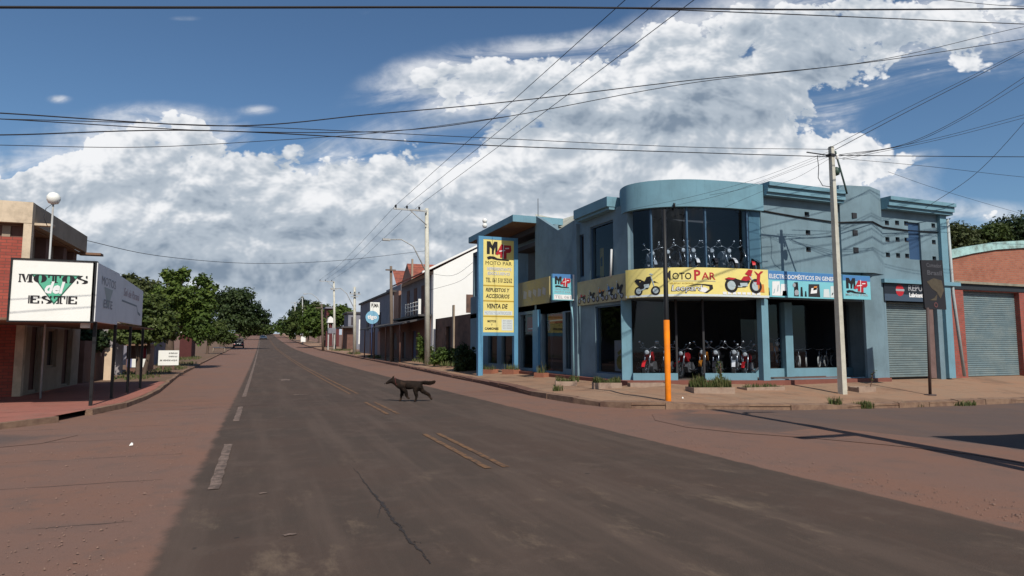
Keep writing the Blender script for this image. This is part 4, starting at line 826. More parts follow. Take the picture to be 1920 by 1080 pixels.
def slab_letters(word, x0, x1, z0, z1):          # heavy stencil capitals with slab serifs
    n = len(word); w_ = (x1-x0)/n; polys = []; cuts = []
    rc = lambda a0, b0, a1, b1, c: polys.append([q(x0+(c+a0)*w_, z0+b0*(z1-z0)), q(x0+(c+a1)*w_, z0+b0*(z1-z0)), q(x0+(c+a1)*w_, z0+b1*(z1-z0)), q(x0+(c+a0)*w_, z0+b1*(z1-z0))])
    for i, ch in enumerate(word):
        if ch == 'M':
            rc(0,0,.20,.10,i); rc(.05,.10,.14,.90,i); rc(0,.90,.24,1,i); polys.append([q(x0+(i+a)*w_, z0+b*(z1-z0)) for a, b in ((.18,1),(.38,1),(.54,.05),(.42,.05))]); polys.append([q(x0+(i+a)*w_, z0+b*(z1-z0)) for a, b in ((.58,.25),(.70,1),(.62,1),(.52,.4))]); rc(.62,0,1,.10,i); rc(.70,.10,.93,.90,i); rc(.70,.90,1,1,i)
        elif ch == 'O':
            for sgn in (-1, 1):
                polys.append([q(x0+(i+.5+sgn*(.05+.42*math.cos(a)))*w_, z0+(.5+.5*math.sin(a))*(z1-z0)) for a in [R(-88+176*k_/12) for k_ in range(13)]][::1]+[q(x0+(i+.5+sgn*(.05+.06*math.cos(a)))*w_, z0+(.5+.44*math.sin(a))*(z1-z0)) for a in [R(80-160*k_/6) for k_ in range(7)]])
        elif ch == 'T':
            rc(.04,.86,.96,1,i); rc(.04,.62,.16,.86,i); rc(.84,.62,.96,.86,i); rc(.34,.0,.48,.84,i); rc(.52,0,.66,.84,i); rc(.24,0,.34,.1,i); rc(.66,0,.76,.1,i)
        elif ch == 'E':
            rc(.05,0,.15,1,i); rc(.2,.0,.42,1,i); rc(.42,.88,.92,1,i); rc(.42,0,.92,.12,i); rc(.78,.12,.92,.36,i); rc(.78,.66,.92,.88,i); rc(.42,.44,.66,.58,i)
        elif ch == 'S':
            G = lambda L_: polys.append([q(x0+(i+a)*w_, z0+b*(z1-z0)) for a, b in L_])
            G(((.86,.66),(.86,1),(.76,1),(.72,.86),(.78,.66))); G(((.10,.34),(.10,0),(.20,0),(.24,.14),(.18,.34)))
            G(((.08,.72),(.12,.90),(.30,1),(.56,1),(.44,.88),(.36,.76),(.42,.62),(.20,.56))); G(((.20,.56),(.42,.62),(.90,.36),(.90,.30),(.64,.32),(.52,.40))); G(((.92,.30),(.88,.10),(.70,0),(.44,0),(.56,.12),(.64,.24),(.58,.40),(.80,.44)))
    return polys
lp = MB()
for pg in slab_letters('MOTOS', .075, .905, .63, .765)+slab_letters('ESTE', .195, .785, .285, .415): lp.add([f8(a, b, -.009) for a, b in pg], [tuple(range(len(pg)))])
lp.build('lettering', m_ink, cp)
lettering('del', m_wi, cp, f8, *(q(.385, 0)[0], q(.62, 0)[0]), q(0,.45)[1], q(0,.655)[1], .045, .25, d=-.012)
fs = lambda a, b, d: (sb-d, a, b)                # side panels face the road
v = MB(); v.box(sb-.1, sb, ysg+.0, 20.25, sz0, sz1); v.build('side_panel', m_sgn2, cp)
v = MB(); v.prism([(20.253,2.22),(24.1,2.22),(24.1,3.36),(20.253,3.50)], fs, 0, .1); v.build('side_panel', m_sgn2, cp)
lettering('MOTOS', m_gi, cp, fs, 18.2, 19.8, 3.06, 3.28, .0); decal([[(18.5,3.02),(19.5,3.02),(19.0,2.5)]], plain('faint_green', (.42,.47,.45), .6), cp, fs, -.004); lettering('ESTE', m_gi, cp, fs, 18.5, 19.5, 2.5, 2.72, .02, d=-.008)
lettering('Sol de Paraná', plain('faint_red', (.45,.30,.32), .6), cp, fs, 20.9, 23.4, 2.98, 3.22, .0, .3)
decal([bar(20.7,2.83,23.0,2.80,.05), bar(23.0,2.80,23.25,2.6,.05), bar(23.25,2.6,23.7,2.55,.08)], plain('faint_slate', (.24,.28,.30), .6), cp, fs, -.005)
v = MB(); v.prism([(sa+.05,ysg+.13),(sb-.11,ysg+.13),(sb-.11,24.1),(XLB+.06,24.1),(XLB+.06,22.06),(-11,22.06),(-11,ysg+.13)], lambda a, b, d: (a, b, d), 2.14, 2.2); v.build('awning', m_soff, cp)
v = MB(); v.box(XLB+.06, sb-.11, 24.1, 27.6, 2.16, 2.2); v.build('awning', m_soff, cp)
for px, py in ((169,762),(208,752),(238,740),(262,733)):
    P = atX(px, py, -3.76); v = MB(); v.box(-3.79, -3.72, P.y-.035, P.y+.035, p(P.y)+.1, 2.14); v.build('post', m_black, cp)
bx = thing('junction_box', 'small white box fixed under the canopy edge beside the first post', 'box', (-3.95, 18.2, 1.9)); v = MB(); P = atY(160, 603, 18.0); v.box(P.x-.10, P.x+.09, 18.0, 18.1, 1.98, 2.13); v.build('case', m_white, bx); v = MB(); v.box(P.x-.07, P.x+.06, 17.985, 17.997, 2.0, 2.1); v.build('lid', m_sgn, bx)
# globe street lamp
yg_ = 21.0; a = atY(100, 480, yg_); sl_ = thing('globe_lamp', 'single white globe lamp on a tall thin pole behind the white sign', 'lamp', (a.x, yg_, .1))
c = atY(100.5, 372, yg_); v = MB(); v.tube([(c.x,yg_,.1),(c.x,yg_,c.z-.15)], .025); v.build('pole', m_galv, sl_)
v = MB(); v.lathe(c, [(.03,-.17),(.12,-.14),(.17,-.03),(.165,.05),(.11,.14),(.02,.17)], 16); v.build('globe', m_sgn, sl_)
v = MB(); v.tube([(c.x-.02,yg_,c.z-.16),(c.x-.16,yg_,c.z-.3),(c.x-.2,yg_,c.z-.55),(c.x-.1,yg_,c.z-.8)], .01, 5); v.build('wire', m_dark, sl_)
# yard fence, red kiosk, grey house beyond
yf = thing('yard_fence', 'brown yard fence with pale end pillar beside the brick building', 'fence', (-6, 30, .1))
v = MB(); v.box(-6.5, -6.3, 28.8, 32.5, .05, 1.75); v.build('panel', m_brown, yf)
a, b = atY(197, 650, 31.0), atY(203, 710, 31.0); v = MB(); v.box(a.x, b.x+.08, 31, 31.2, .05, atY(200, 652, 31).z); v.build('pillar', M('cream_pillar', (.62,.47,.33), .9, .3), yf)
a, b = atY(176, 652, 31.3), atY(189, 668, 31.3); v = MB(); v.box(a.x, b.x, 31.3, 31.45, b.z, a.z); v.build('panel', M('cream_pillar2', (.60,.45,.32), .9, .3), yf)
ks = thing('kiosk', 'small kiosk with red and brown front over white and blue lower panels', 'kiosk', (-7, 40, .1)); yk = 39.5
X_ = lambda px: atY(px, 650, yk).x; Z_ = lambda py: atY(240, py, yk).z
v = MB(); v.box(X_(238)-.0, X_(279), yk, yk+2, .05, Z_(648)); v.build('wall', m_brown, ks)
v = MB(); v.box(X_(240), X_(249), yk-.03, yk-.002, .4, Z_(673)); v.build('blue_panel', plain('kiosk_blue', (.14,.15,.30), .7), ks)
v = MB(); v.box(X_(249), X_(262), yk-.03, yk-.002, .4, Z_(673)); v.box(X_(266), X_(279), yk-.03, yk-.002, .4, Z_(673)); v.build('white_panel', m_white, ks)
v = MB(); v.box(X_(266), X_(274), yk-.03, yk-.002, Z_(671), Z_(653)); v.build('red_panel', plain('kiosk_red', (.30,.03,.04), .7), ks)
v = MB(); v.box(X_(275), X_(279), yk-.035, yk-.032, Z_(672), Z_(654)); v.build('white_trim', m_white, ks)
v = MB(); v.box(X_(236), X_(281), yk-.7, yk+2.2, Z_(648), Z_(645)); v.build('roof', m_soff, ks)
gh_ = thing('grey_house', 'low grey rendered house wall behind the canopy posts', 'building', (-8, 36, .1)); v = MB(); v.box(-12, atY(230, 650, 36).x, 36, 36.3, 0, 3.0); v.build('wall', M('grey_render', (.30,.27,.27), .9, .3), gh_); v = MB(); v.prism([(-12,2.98),(-6.9,2.98),(-6.9,3.12),(-12,3.6)], XZ(35.6), 0, 5); v.build('roof', m_roofm, gh_)
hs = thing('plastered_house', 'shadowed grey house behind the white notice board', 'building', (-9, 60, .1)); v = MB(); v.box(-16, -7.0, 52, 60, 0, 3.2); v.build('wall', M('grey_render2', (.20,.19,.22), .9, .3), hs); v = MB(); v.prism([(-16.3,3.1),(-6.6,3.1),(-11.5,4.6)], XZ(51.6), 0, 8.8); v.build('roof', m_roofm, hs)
rk = thing('red_shed', 'small dark red shed under the big tree', 'shed', (-6, 70, .3)); v = MB(); v.box(-7.4, -6.35, 70, 74, .2, 2.8); v.build('wall', M('red_boards', (.085,.026,.024), .9, .4), rk); v = MB(); v.box(-7.6, -6.1, 69.8, 74.2, 2.8, 2.95); v.build('roof', m_roofm, rk)
# white notice board
yn = 42.0; P = atY(317, 690, yn); nb = thing('notice_board', 'white notice board with rows of black writing on short legs', 'sign', (P.x, yn, .1)); A = atY(296, 685, yn); B = atY(336, 657, yn)
f9 = lambda a, b, d: (a, yn+d, b); v = MB(); v.box(A.x, B.x, yn, yn+.08, A.z, B.z); v.build('panel', m_sgn, nb)
for t in (.25, .75): v = MB(); v.box(A.x+(B.x-A.x)*t-.05, A.x+(B.x-A.x)*t+.05, yn+.02, yn+.07, .05, A.z); v.build('leg', m_brown, nb)
Wn, Hn = B.x-A.x, B.z-A.z
for t0, t1, h in ((.5,.92,.74),(.5,.92,.52),(.08,.92,.26)):
    lettering('SE VENDE AQUI', m_ink, nb, f9, A.x+Wn*t0, A.x+Wn*t1, A.z+Hn*h, A.z+Hn*(h+.12), .03)
tm = thing('market_table', 'small table with grey top and splayed legs under roadside trees', 'table', atX(412, 660, -5.3)); P = atX(412, 662, -5.3)
v = MB(); v.box(P.x-.9, P.x+.7, P.y, P.y+1, P.z+.75, P.z+.85); v.build('table_top', plain('slate', (.10,.10,.12), .8), tm)
for dx in (-.8, .6):
    for dy in (.1, .9): v = MB(); v.tube([(P.x+dx,P.y+dy,P.z+.76),(P.x+dx*1.15,P.y+dy,P.z-.1)], .05, 6); v.build('leg', m_tan, tm)
# ------------------------------------------------------------------ street furniture near the shop
P = onpave(1253, 752); h = (752-602)*((P.x*math.sin(-YAW)+P.y*math.cos(YAW))/F)
op = thing('painted_post', 'orange pole with a black painted top at the kerb corner', 'post', P)
v = MB(); v.lathe((P.x,P.y,P.z-.05), [(.075,0),(.075,h+.05),(.0,h+.06)], 16); v.build('orange_tube', M('orange_paint', (.80,.215,.008), .6, .6, 3, .08, spec=.12, dirt=(.40,.12,.02)), op)
h2 = (752-392)*((P.x*math.sin(-YAW)+P.y*math.cos(YAW))/F)
v = MB(); v.lathe((P.x,P.y,P.z+h), [(.062,0.0),(.055,h2-h),(.0,h2-h+.01)], 14); v.build('black_tube', m_black, op)
m_conc = M('concrete_pole', (.54,.52,.44), .9, .5, 3, .3, 40, dirt=(.30,.28,.22), streak=True)
P = onpave(1580, 739); ztop = atY(1558, 275, P.y).z
cpole = thing('utility_pole', 'tall pale concrete pole standing on the pavement before the blue banner', 'pole', P)
v = MB(); t0, t1 = .095, .060; v.prism([(-t0,-t0),(t0,-t0),(t0,t0),(-t0,t0)], lambda a, b, d: (P.x+a*(1 if d == 0 else t1/t0), P.y+b*(1 if d == 0 else t1/t0), P.z-.2 if d == 0 else ztop), 0, 1); v.build('shaft', m_conc, cpole)
zq = lambda py: atY(1562, py, P.y).z
v = MB(); v.box(P.x-.13, P.x+.11, P.y-.10, P.y+.10, zq(294), zq(290)); v.build('bracket', m_dark, cpole)
v = MB(); v.box(P.x-.95, P.x+.22, P.y+.07, P.y+.10, zq(291.5), zq(289.8)); v.build('cross_arm', m_dark, cpole)
v = MB(); v.lathe((P.x+.15,P.y-.02,zq(329)), [(.02,0),(.09,.03),(.11,.12),(.09,.24),(.03,.28)], 10); v.build('insulator', plain('green_iron', (.03,.06,.045), .5), cpole)
v = MB(); v.lathe((P.x+.12,P.y-.10,zq(300)), [(.02,0),(.05,.03),(.03,.10),(.05,.13),(.02,.17)], 10); v.build('insulator', m_white, cpole)
v = MB(); v.tube([(P.x+.10,P.y-.06,zq(284)),(P.x+.52,P.y+.0,zq(345)),(P.x+.62,P.y+.02,zq(360))], .03, 6); v.build('brace', plain('green_iron2', (.05,.08,.07), .5), cpole)
v = MB(); v.tube([(P.x-.5,P.y+.1,zq(293)),(P.x-.46,P.y+.1,zq(315)),(P.x-.5,P.y+.1,zq(335)),(P.x-.35,P.y+.08,zq(349)),(P.x-.1,P.y+.0,zq(351))], .012, 5); v.build('drop_wire', m_dark, cpole)
CP = P.copy()
P = onpave(1744, 741); dd = (P.x*math.sin(-YAW)+P.y*math.cos(YAW))/F
ss_ = thing('street_sign', 'dark rectangular board on a thin leaning brown post before the roller door', 'sign', P)
T = atY(1739, 577, P.y-.0); v = MB(); v.tube([(P.x,P.y,P.z-.05),(T.x,P.y,T.z)], .045, 8); v.build('post', plain('brown_iron', (.075,.05,.045), .6), ss_); v = MB(); v.tube([(P.x,P.y,P.z-.03),(P.x,P.y,P.z+.03)], .17, 10); v.build('foot', plain('brown_iron', (.075,.05,.045), .6), ss_)
f10 = lambda a, b, d: (a, P.y+.05+d, b); A, B = atY(1735, 579, P.y), atY(1770, 490, P.y)
v = MB(); v.prism([(A.x+.06,A.z),(B.x+.05,A.z),(B.x,B.z+.04),(A.x,B.z)], f10, 0, .05); v.build('board', plain('charcoal_board', (.022,.021,.024), .6), ss_)
W, H = B.x-A.x, B.z-A.z; qq = lambda a, b: (A.x+a*W, A.z+b*H)
lettering('Comedor', plain('dim_ink', (.075,.075,.085), .7), ss_, f10, qq(.22,0)[0], qq(.92,0)[0], qq(0,.86)[1], qq(0,.95)[1], .03); lettering('Brasil', plain('dim_ink', (.075,.075,.085), .7), ss_, f10, qq(.24,0)[0], qq(.92,0)[0], qq(0,.70)[1], qq(0,.80)[1], .03)
decal([[qq(.20,.56), qq(.52,.64), qq(.90,.60), qq(.98,.40), qq(.80,.22), qq(.62,.36), qq(.42,.42)],[qq(.28,.18), qq(.5,.23), qq(.66,.32), qq(.6,.18)]], M('ochre_print', (.085,.068,.045), .7, .5, 8, 0), ss_, f10, -.006, 'emblem')
decal(ringq(*qq(.56,.09), .05, .09, 12), M('maroon_print', (.12,.05,.05), .7, .3), ss_, f10, -.006, 'emblem')
# plants -------------------------------------------------------------
G1 = leafmat('grass_blades', [(.06,.085,.025), (.10,.125,.04), (.16,.14,.06)])
def tuft(mb, cx, cy, cz, rx, ry, n, h, w=.012, tint=None):
    for _ in range(n):
        a = random.random()*6.283; r_ = math.sqrt(random.random()); x, y = cx+rx*r_*math.cos(a), cy+ry*r_*math.sin(a)
        hh = h*random.uniform(.5, 1.2); b_ = random.random()*6.283; lean = random.uniform(.05, .5)*hh; dx, dy = math.cos(b_), math.sin(b_)
        ww = w*random.uniform(.7, 1.6)
        mb.add([(x-dy*ww, y+dx*ww, cz), (x+dy*ww, y-dx*ww, cz), (x+dx*lean*.5+dy*ww*.7, y+dy*lean*.5-dx*ww*.7, cz+hh*.6), (x+dx*lean*.5-dy*ww*.7, y+dy*lean*.5+dx*ww*.7, cz+hh*.6), (x+dx*lean, y+dy*lean, cz+hh*random.uniform(.8,1))], [(0,1,2,3), (3,2,4)])
        if tint is not None: t = random.random(); tint += [t, t]
m_plant = M('planter_concrete', (.34,.25,.19), .95, .6, 4, .4, 30, dirt=(.17,.10,.075)); m_soil = M('soil', (.10,.055,.04), .95, .5, 8)
m_terra = M('terracotta', (.32,.13,.08), .9, .4, 5)
def planter(px, py, wpx, hgt, dep, label, grass=.22, n=260, mat=None, name='planter', dx=0):
    P = onpave(px, py); dd = (P.x*math.sin(-YAW)+P.y*math.cos(YAW))/F; w_ = wpx*dd
    t = thing(name, label, 'planter', P, 'planters along the shop front'); c, s = math.cos(-.31 if px < 1430 else 0), math.sin(-.31 if px < 1430 else 0)
    if px < 1060: c, s = math.cos(R(-60)), math.sin(R(-60))
    if 1060 <= px < 1180: c, s = math.cos(R(-22)), math.sin(R(-22))
    def rot(a, b, d): return (P.x+a*c-b*s, P.y+a*s+b*c, P.z+d)
    v = MB(); th = .06
    for a0, a1, b0, b1 in ((-w_/2, w_/2, 0, th), (-w_/2, w_/2, dep-th, dep), (-w_/2, -w_/2+th, th+.002, dep-th-.002), (w_/2-th, w_/2, th+.002, dep-th-.002)):
        j = random.uniform(-.012, .012)
        v.prism([(a0,b0),(a1,b0),(a1,b1),(a0,b1)], rot, -.12, hgt+j)
    v.build('box', mat or m_plant, t)
    v = MB(); v.prism([(-w_/2+th,th),(w_/2-th,th),(w_/2-th,dep-th),(-w_/2+th,dep-th)], rot, -.1, hgt-.04); v.build('soil', m_soil, t)
    if grass:
        v = MB(); tint = []; cc_ = rot(0, dep/2, hgt-.05)
        for k_ in range(n):
            a, b = random.uniform(-.46, .46)*w_, random.uniform(.12, .88)*dep; x, y, z = rot(a, b, hgt-.05)
            tuft(v, x, y, z, .02, .02, 1, grass*(.6+.6*abs(math.sin(a*5))), .010, tint)
        v.build('grass', G1, t, tint=tint)
    return t
planter(1140, 729, 52, .17, .55, 'long concrete planter full of short grass near the shop corner', .22, 700)
planter(1062, 724, 40, .17, .45, 'low pale planter with leafy tuft in front of the downpipe', .24, 160)
planter(1218, 726, 72, .13, .40, 'empty low concrete planter left of the orange pole', 0)
planter(1340, 738, 78, .17, .75, 'broken concrete planter with bushy grass right of the orange pole', .34, 900)
planter(1437, 732, 90, .10, .45, 'flat planter bed with sparse dry weeds below the blue banner', .16, 260)
planter(1627, 736, 44, .17, .40, 'bare pale concrete planter right of the concrete pole', 0)
planter(912, 701, 26, .22, .5, 'small terracotta planter left under the yellow sign', .28, 90, m_terra); planter(952, 702, 28, .22, .5, 'terracotta planter of tall grass under right sign post', .34, 120, m_terra); planter(1010, 708, 22, .20, .4, 'terracotta trough with spiky plant in front of the shop door', .5, 50, m_terra)
def weed(px, py, r, h, n, label, fn=None, w=.014):
    P = (fn or onpave)(px, py); v = MB(); tint = []; tuft(v, P.x, P.y, P.z-.03, r, r*.6, n, h, w, tint); o = v.build('weed', G1, None, tint=tint); return tag(o, label, 'weed', 'weeds along the kerb')
weed(1046, 733, .18, .25, 70, 'grey-green weed tuft on the kerb left of the long planter'); weed(1566, 767, .18, .38, 130, 'tall thin weed by the kerb just left of the concrete pole', fn=lambda a, b: hit(a, b, gz))
weed(1620, 766, .30, .26, 260, 'round low weed clump at the kerb right of the concrete pole', fn=lambda a, b: hit(a, b, gz)); weed(1690, 764, .28, .20, 180, 'dry weed clump at kerb left of the thin sign post', fn=lambda a, b: hit(a, b, gz))
weed(1715, 763, .35, .14, 180, 'flat sparse weeds at the kerb below the thin sign post', fn=lambda a, b: hit(a, b, gz)); weed(1800, 760, .55, .20, 420, 'wide green weed patch at the kerb right of the thin sign post', fn=lambda a, b: hit(a, b, gz))
weed(1652, 712, .14, .22, 40, 'dark weed at the foot of the chamfered pier'); weed(1080, 716, .10, .34, 30, 'spiky weed against the wall beside the downpipe')
G2 = leafmat('sapling_leaves', [(.035,.06,.02), (.06,.09,.03), (.10,.12,.045)])
def sapling(px, py, hpx, label, n=70, lean=0):
    P = onpave(px, py); dd = (P.x*math.sin(-YAW)+P.y*math.cos(YAW))/F; H = hpx*dd; t = thing('sapling', label, 'plant', P)
    v = MB(); br_ = [(P, P+Vector((lean*.3*H, 0, H*.85)))]
    v.tube([br_[0][0], br_[0][0].lerp(br_[0][1], .5)+Vector((.02,0,0)), br_[0][1]], [.016, .012, .006], 5)
    for k_ in range(5): a = br_[0][0].lerp(br_[0][1], .35+.12*k_); b = a+Vector((random.uniform(-.2,.2), random.uniform(-.15,.15), .2))*H; v.tube([a, b], [.008, .004], 4); br_.append((a, b))
    v.build('stem', m_brown, t); v = MB(); tint = []
    for k_ in range(n):
        a, b = random.choice(br_[1:]); c = a.lerp(b, random.uniform(.2, 1.1)); l = random.uniform(.05, .11)
        d1 = Vector((random.uniform(-1,1), random.uniform(-1,1), random.uniform(-.6,.8))).normalized()*l; d2 = d1.cross(Vector((random.uniform(-1,1), random.uniform(-1,1), 1))).normalized()*l*.3
        v.add([c, c+d1*.5+d2, c+d1, c+d1*.5-d2], [(0,1,2,3)]); tint.append(random.random())
    v.build('leaves', G2, t, tint=tint)
sapling(1352, 728, 55, 'young sapling with drooping leaves rising from the broken planter', 110); sapling(1630, 733, 42, 'thin leaning sapling in the bare planter by the pier', 26, 1); sapling(1012, 702, 22, 'short leafy shoot in front of the glass door', 40)

for px, py, lab in ((246,837,'white paper scrap on the left verge level with the broken kerb'),(312,702,'white scrap on the left verge near the notice board'),(1706,757,'small white scrap among the kerb weeds below the sign post'),(1280,748,'white scrap on the pavement just right of the orange pole')):
    P = hit(px, py, gz) if px < 1000 else onpave(px, py); v = MB(); r_ = .02
    v.add([(P.x-r_*1.4,P.y-r_,P.z+.015),(P.x+r_*1.3,P.y-r_*.7,P.z+.02),(P.x+r_,P.y+r_,P.z+.05),(P.x-r_,P.y+r_*.8,P.z+.03),(P.x,P.y,P.z+.06)], [(0,1,4),(1,2,4),(2,3,4),(3,0,4)]); tag(v.build('paper_scrap', m_white), lab, 'litter', 'litter on the verges')

gp_ = MB(); tint = []; rr = random.Random(9)
for cx, cy, rx, ry, n_, h_ in ((-5.2,33,1.0,2.2,260,.14),(-5.6,38,1.2,3,260,.16),(-5.0,43.5,.8,3,220,.18),(-5.6,52,1.2,5,260,.22),(-6.2,66,1.0,6,240,.28)): tuft(gp_, cx, cy, p(cy)+.11, rx, ry, n_, h_, .02, tint)
o = gp_.build('grass', G1, None, tint=tint); o['kind'] = 'stuff'
gp_ = MB(); tint = []
for cx, cy, rx, ry, n_, h_ in ((10.9,41,.8,2.2,260,.35),(11.2,46,.6,3,200,.30),(11.0,37.5,.8,1.6,220,.30),(10.5,64,.5,3,140,.3),(10.7,80,.6,4,160,.35),(11.5,100,1.5,4,200,.4)): tuft(gp_, cx, cy, sw(cx, cy)-.02, rx, ry, n_, h_, .022, tint)
o = gp_.build('grass', G1, None, tint=tint); o['kind'] = 'stuff'
# ------------------------------------------------------------------ motorcycles and bicycles in the shop windows
m_tyre = plain('tyre', (.015,.015,.016), .8); m_chrome = plain('chrome', (.50,.51,.53), .25, metal=.85); m_eng = plain('engine_alloy', (.30,.30,.31), .4, metal=.5); m_lens = plain('lamp_glass', (.75,.78,.80), .15)
XZ0 = lambda a, b, d: (a, d, b)
def make_bike(name, label, body, cat='motorcycle', loc=(0, 0, 0), grp='motorcycles in the shop windows'):
    t = thing(name, label, cat, (0, 0, 0), grp)
    for cx in (-.64, .66):
        v = MB(); v.ring((cx, .30), .23, .30, .045, XZ0, 20); o = v.build('wheel', m_tyre, t)
        r = MB(); r.ring((cx, .30), .20, .232, .03, XZ0, 20); r.ring((cx, .30), .0, .05, .05, XZ0, 10)
        for k_ in range(8): a = 2*math.pi*k_/8; r.tube([(cx+.04*math.cos(a),0,.3+.04*math.sin(a)),(cx+.21*math.cos(a),0,.3+.21*math.sin(a))], .008, 4)
        r.build('rim', m_chrome, o)
    v = MB()
    for s in (-.09, .09): v.tube([(.66,s,.30),(.50,s,.70),(.42,s,.98)], [.026,.026,.022], 6)
    v.build('fork', m_chrome, t)
    v = MB(); v.prism([(-.22,.22),(.22,.22),(.32,.42),(.20,.60),(-.10,.58),(-.25,.40)], XZ0, -.13, .13); v.tube([(.42,0,.9),(.30,0,.55),(.25,0,.25),(-.25,0,.25),(-.64,0,.30)], .03, 6); v.tube([(.42,0,.85),(-.2,0,.68),(-.8,0,.72)], .03, 6); v.build('engine', m_eng, t)
    v = MB()
    for i in range(9):
        pass
    prof = [(-.05,.72),(.02,.86),(.18,.94),(.34,.92),(.42,.80),(.34,.70)]
    v.prism(prof, XZ0, -.11, .11); v.prism([(.30,.92),(.44,.80),(.30,.62),(.18,.60)], XZ0, -.15, .15); v.build('tank', body, t)
    v = MB(); v.prism([(-.78,.80),(-.72,.88),(-.40,.80),(-.02,.76),(-.02,.70),(-.70,.72)], XZ0, -.12, .12); v.build('seat', m_black, t)
    v = MB()
    for k_ in range(9):
        a0, a1 = R(20+k_*15), R(35+k_*15); v.add([(.66+.34*math.cos(a0),-.06,.30+.34*math.sin(a0)),(.66+.34*math.cos(a1),-.06,.30+.34*math.sin(a1)),(.66+.34*math.cos(a1),.06,.30+.34*math.sin(a1)),(.66+.34*math.cos(a0),.06,.30+.34*math.sin(a0))], [(0,1,2,3)])
    v.build('mudguard', body, t)
    v = MB(); v.tube([(.34,-.36,1.04),(.40,-.18,1.10),(.42,0,1.00),(.40,.18,1.10),(.34,.36,1.04)], .016, 6)
    for s in (-1, 1): v.tube([(.40,s*.2,1.10),(.42,s*.30,1.26)], .008, 4); v.lathe((.42,s*.30,1.27), [(.01,-.05),(.055,0),(.01,.05)], 8)
    v.build('handlebar', m_chrome, t)
    v = MB(); v.tube([(.44,0,.90),(.56,0,.90)], [.06,.095], 12); o = v.build('headlight', m_black, t); v = MB(); v.tube([(.561,0,.90),(.575,0,.90)], [.09,.04], 12); v.build('lens', m_lens, o)
    v = MB(); v.tube([(.2,.16,.35),(-.1,.18,.26),(-.8,.2,.36)], [.02,.03,.045], 8); v.build('exhaust', m_chrome, t)
    v = MB(); v.prism([(-.80,.74),(-.70,.88),(-.98,.86),(-.96,.80)], XZ0, -.07, .07); v.build('tail_light', plain('red_lamp', (.45,.02,.02), .3), t)
    return t
def make_cycle(label, body):
    t = thing('bicycle', label, 'bicycle', (0, 0, 0), 'children bicycles in the right window')
    for cx in (-.42, .42):
        v = MB(); v.ring((cx, .24), .20, .24, .022, XZ0, 18); o = v.build('wheel', m_white, t); r = MB(); r.ring((cx, .24), .185, .20, .012, XZ0, 18)
        for k_ in range(8): a = 2*math.pi*k_/8; r.tube([(cx,0,.24),(cx+.19*math.cos(a),0,.24+.19*math.sin(a))], .005, 4)
        r.build('rim', m_chrome, o)
    v = MB(); v.tube([(-.42,0,.24),(-.05,0,.22),(.30,0,.55),(-.15,0,.50),(-.05,0,.22)], .022, 6); v.tube([(-.42,0,.24),(-.15,0,.50),(-.18,0,.62)], .018, 6); v.build('frame', body, t)
    v = MB(); v.tube([(.42,0,.24),(.30,0,.60),(.28,0,.74)], .02, 6); v.tube([(.22,-.25,.80),(.28,-.1,.72),(.28,.1,.72),(.22,.25,.80)], .014, 6); v.build('handlebar', m_chrome, t)
    v = MB(); v.prism([(-.30,.62),(-.05,.62),(-.05,.66),(-.30,.69)], XZ0, -.07, .07); v.build('saddle', m_black, t)
    return t
m_bred = plain('bike_red', (.45,.02,.025), .25); m_bork = plain('bike_orange', (.62,.22,.03), .25); m_bblk = plain('bike_black', (.02,.02,.025), .2); m_bblu = plain('bike_silver', (.45,.48,.52), .25)
protos = {}
def put_bike(kind, label, loc, rz):
    if kind not in protos:
        t = make_bike('motorcycle', label, {'r': m_bred, 'o': m_bork, 'k': m_bblk, 's': m_bblu}[kind]); protos[kind] = t; t.location = loc; t.rotation_euler = (0, 0, rz); return t
    rb = random.Random(label); return copy_thing(protos[kind], label, loc, rz+rb.uniform(-.22, .22), rb.uniform(.88, 1.04))
def onchord(px, d):                               # a spot d metres behind the glass, under a pixel column
    r = ray(px, 640).x/ray(px, 640).y; best = min((abs(a/b-r), t) for t in [i/200 for i in range(-20, 230)] for a, b in [chord(t, d)]); return chord(best[1], d)
for kind, px, d, rz, lab in (('r',1222,.85,-142,'red motorcycle on the ground floor nearest the left corner pillar'),('k',1254,1.0,-138,'black motorcycle seen behind the orange pole on the ground floor'),('r',1290,.85,-145,'red motorcycle just right of the orange pole on the ground floor'),
    ('o',1322,1.2,-140,'orange motorcycle set back in the middle of the ground floor window'),('k',1346,.85,-140,'black motorcycle with bright headlamp behind the young sapling'),('s',1378,.9,-135,'silver motorcycle on the ground floor right of the sapling'),('r',1402,.85,-132,'red motorcycle on the ground floor against the right-hand pillar'),('k',1330,2.6,-115,'black motorcycle in the second row behind the orange motorcycle'),('r',1268,2.3,-120,'red motorcycle in the second row right of the orange pole'),('k',1210,2.4,-110,'black motorcycle in the second row near the left corner pillar'),('o',1385,2.4,-125,'orange motorcycle in the second row near the right-hand pillar')):
    a, b = onchord(px, d); put_bike(kind, lab, (a, b, ZF), R(rz))
a = atY(1455, 640, 19.0); put_bike('o', 'orange motorcycle in the narrow window left of the recessed pillar', (a.x, 19.35, ZF+.3), R(-105))
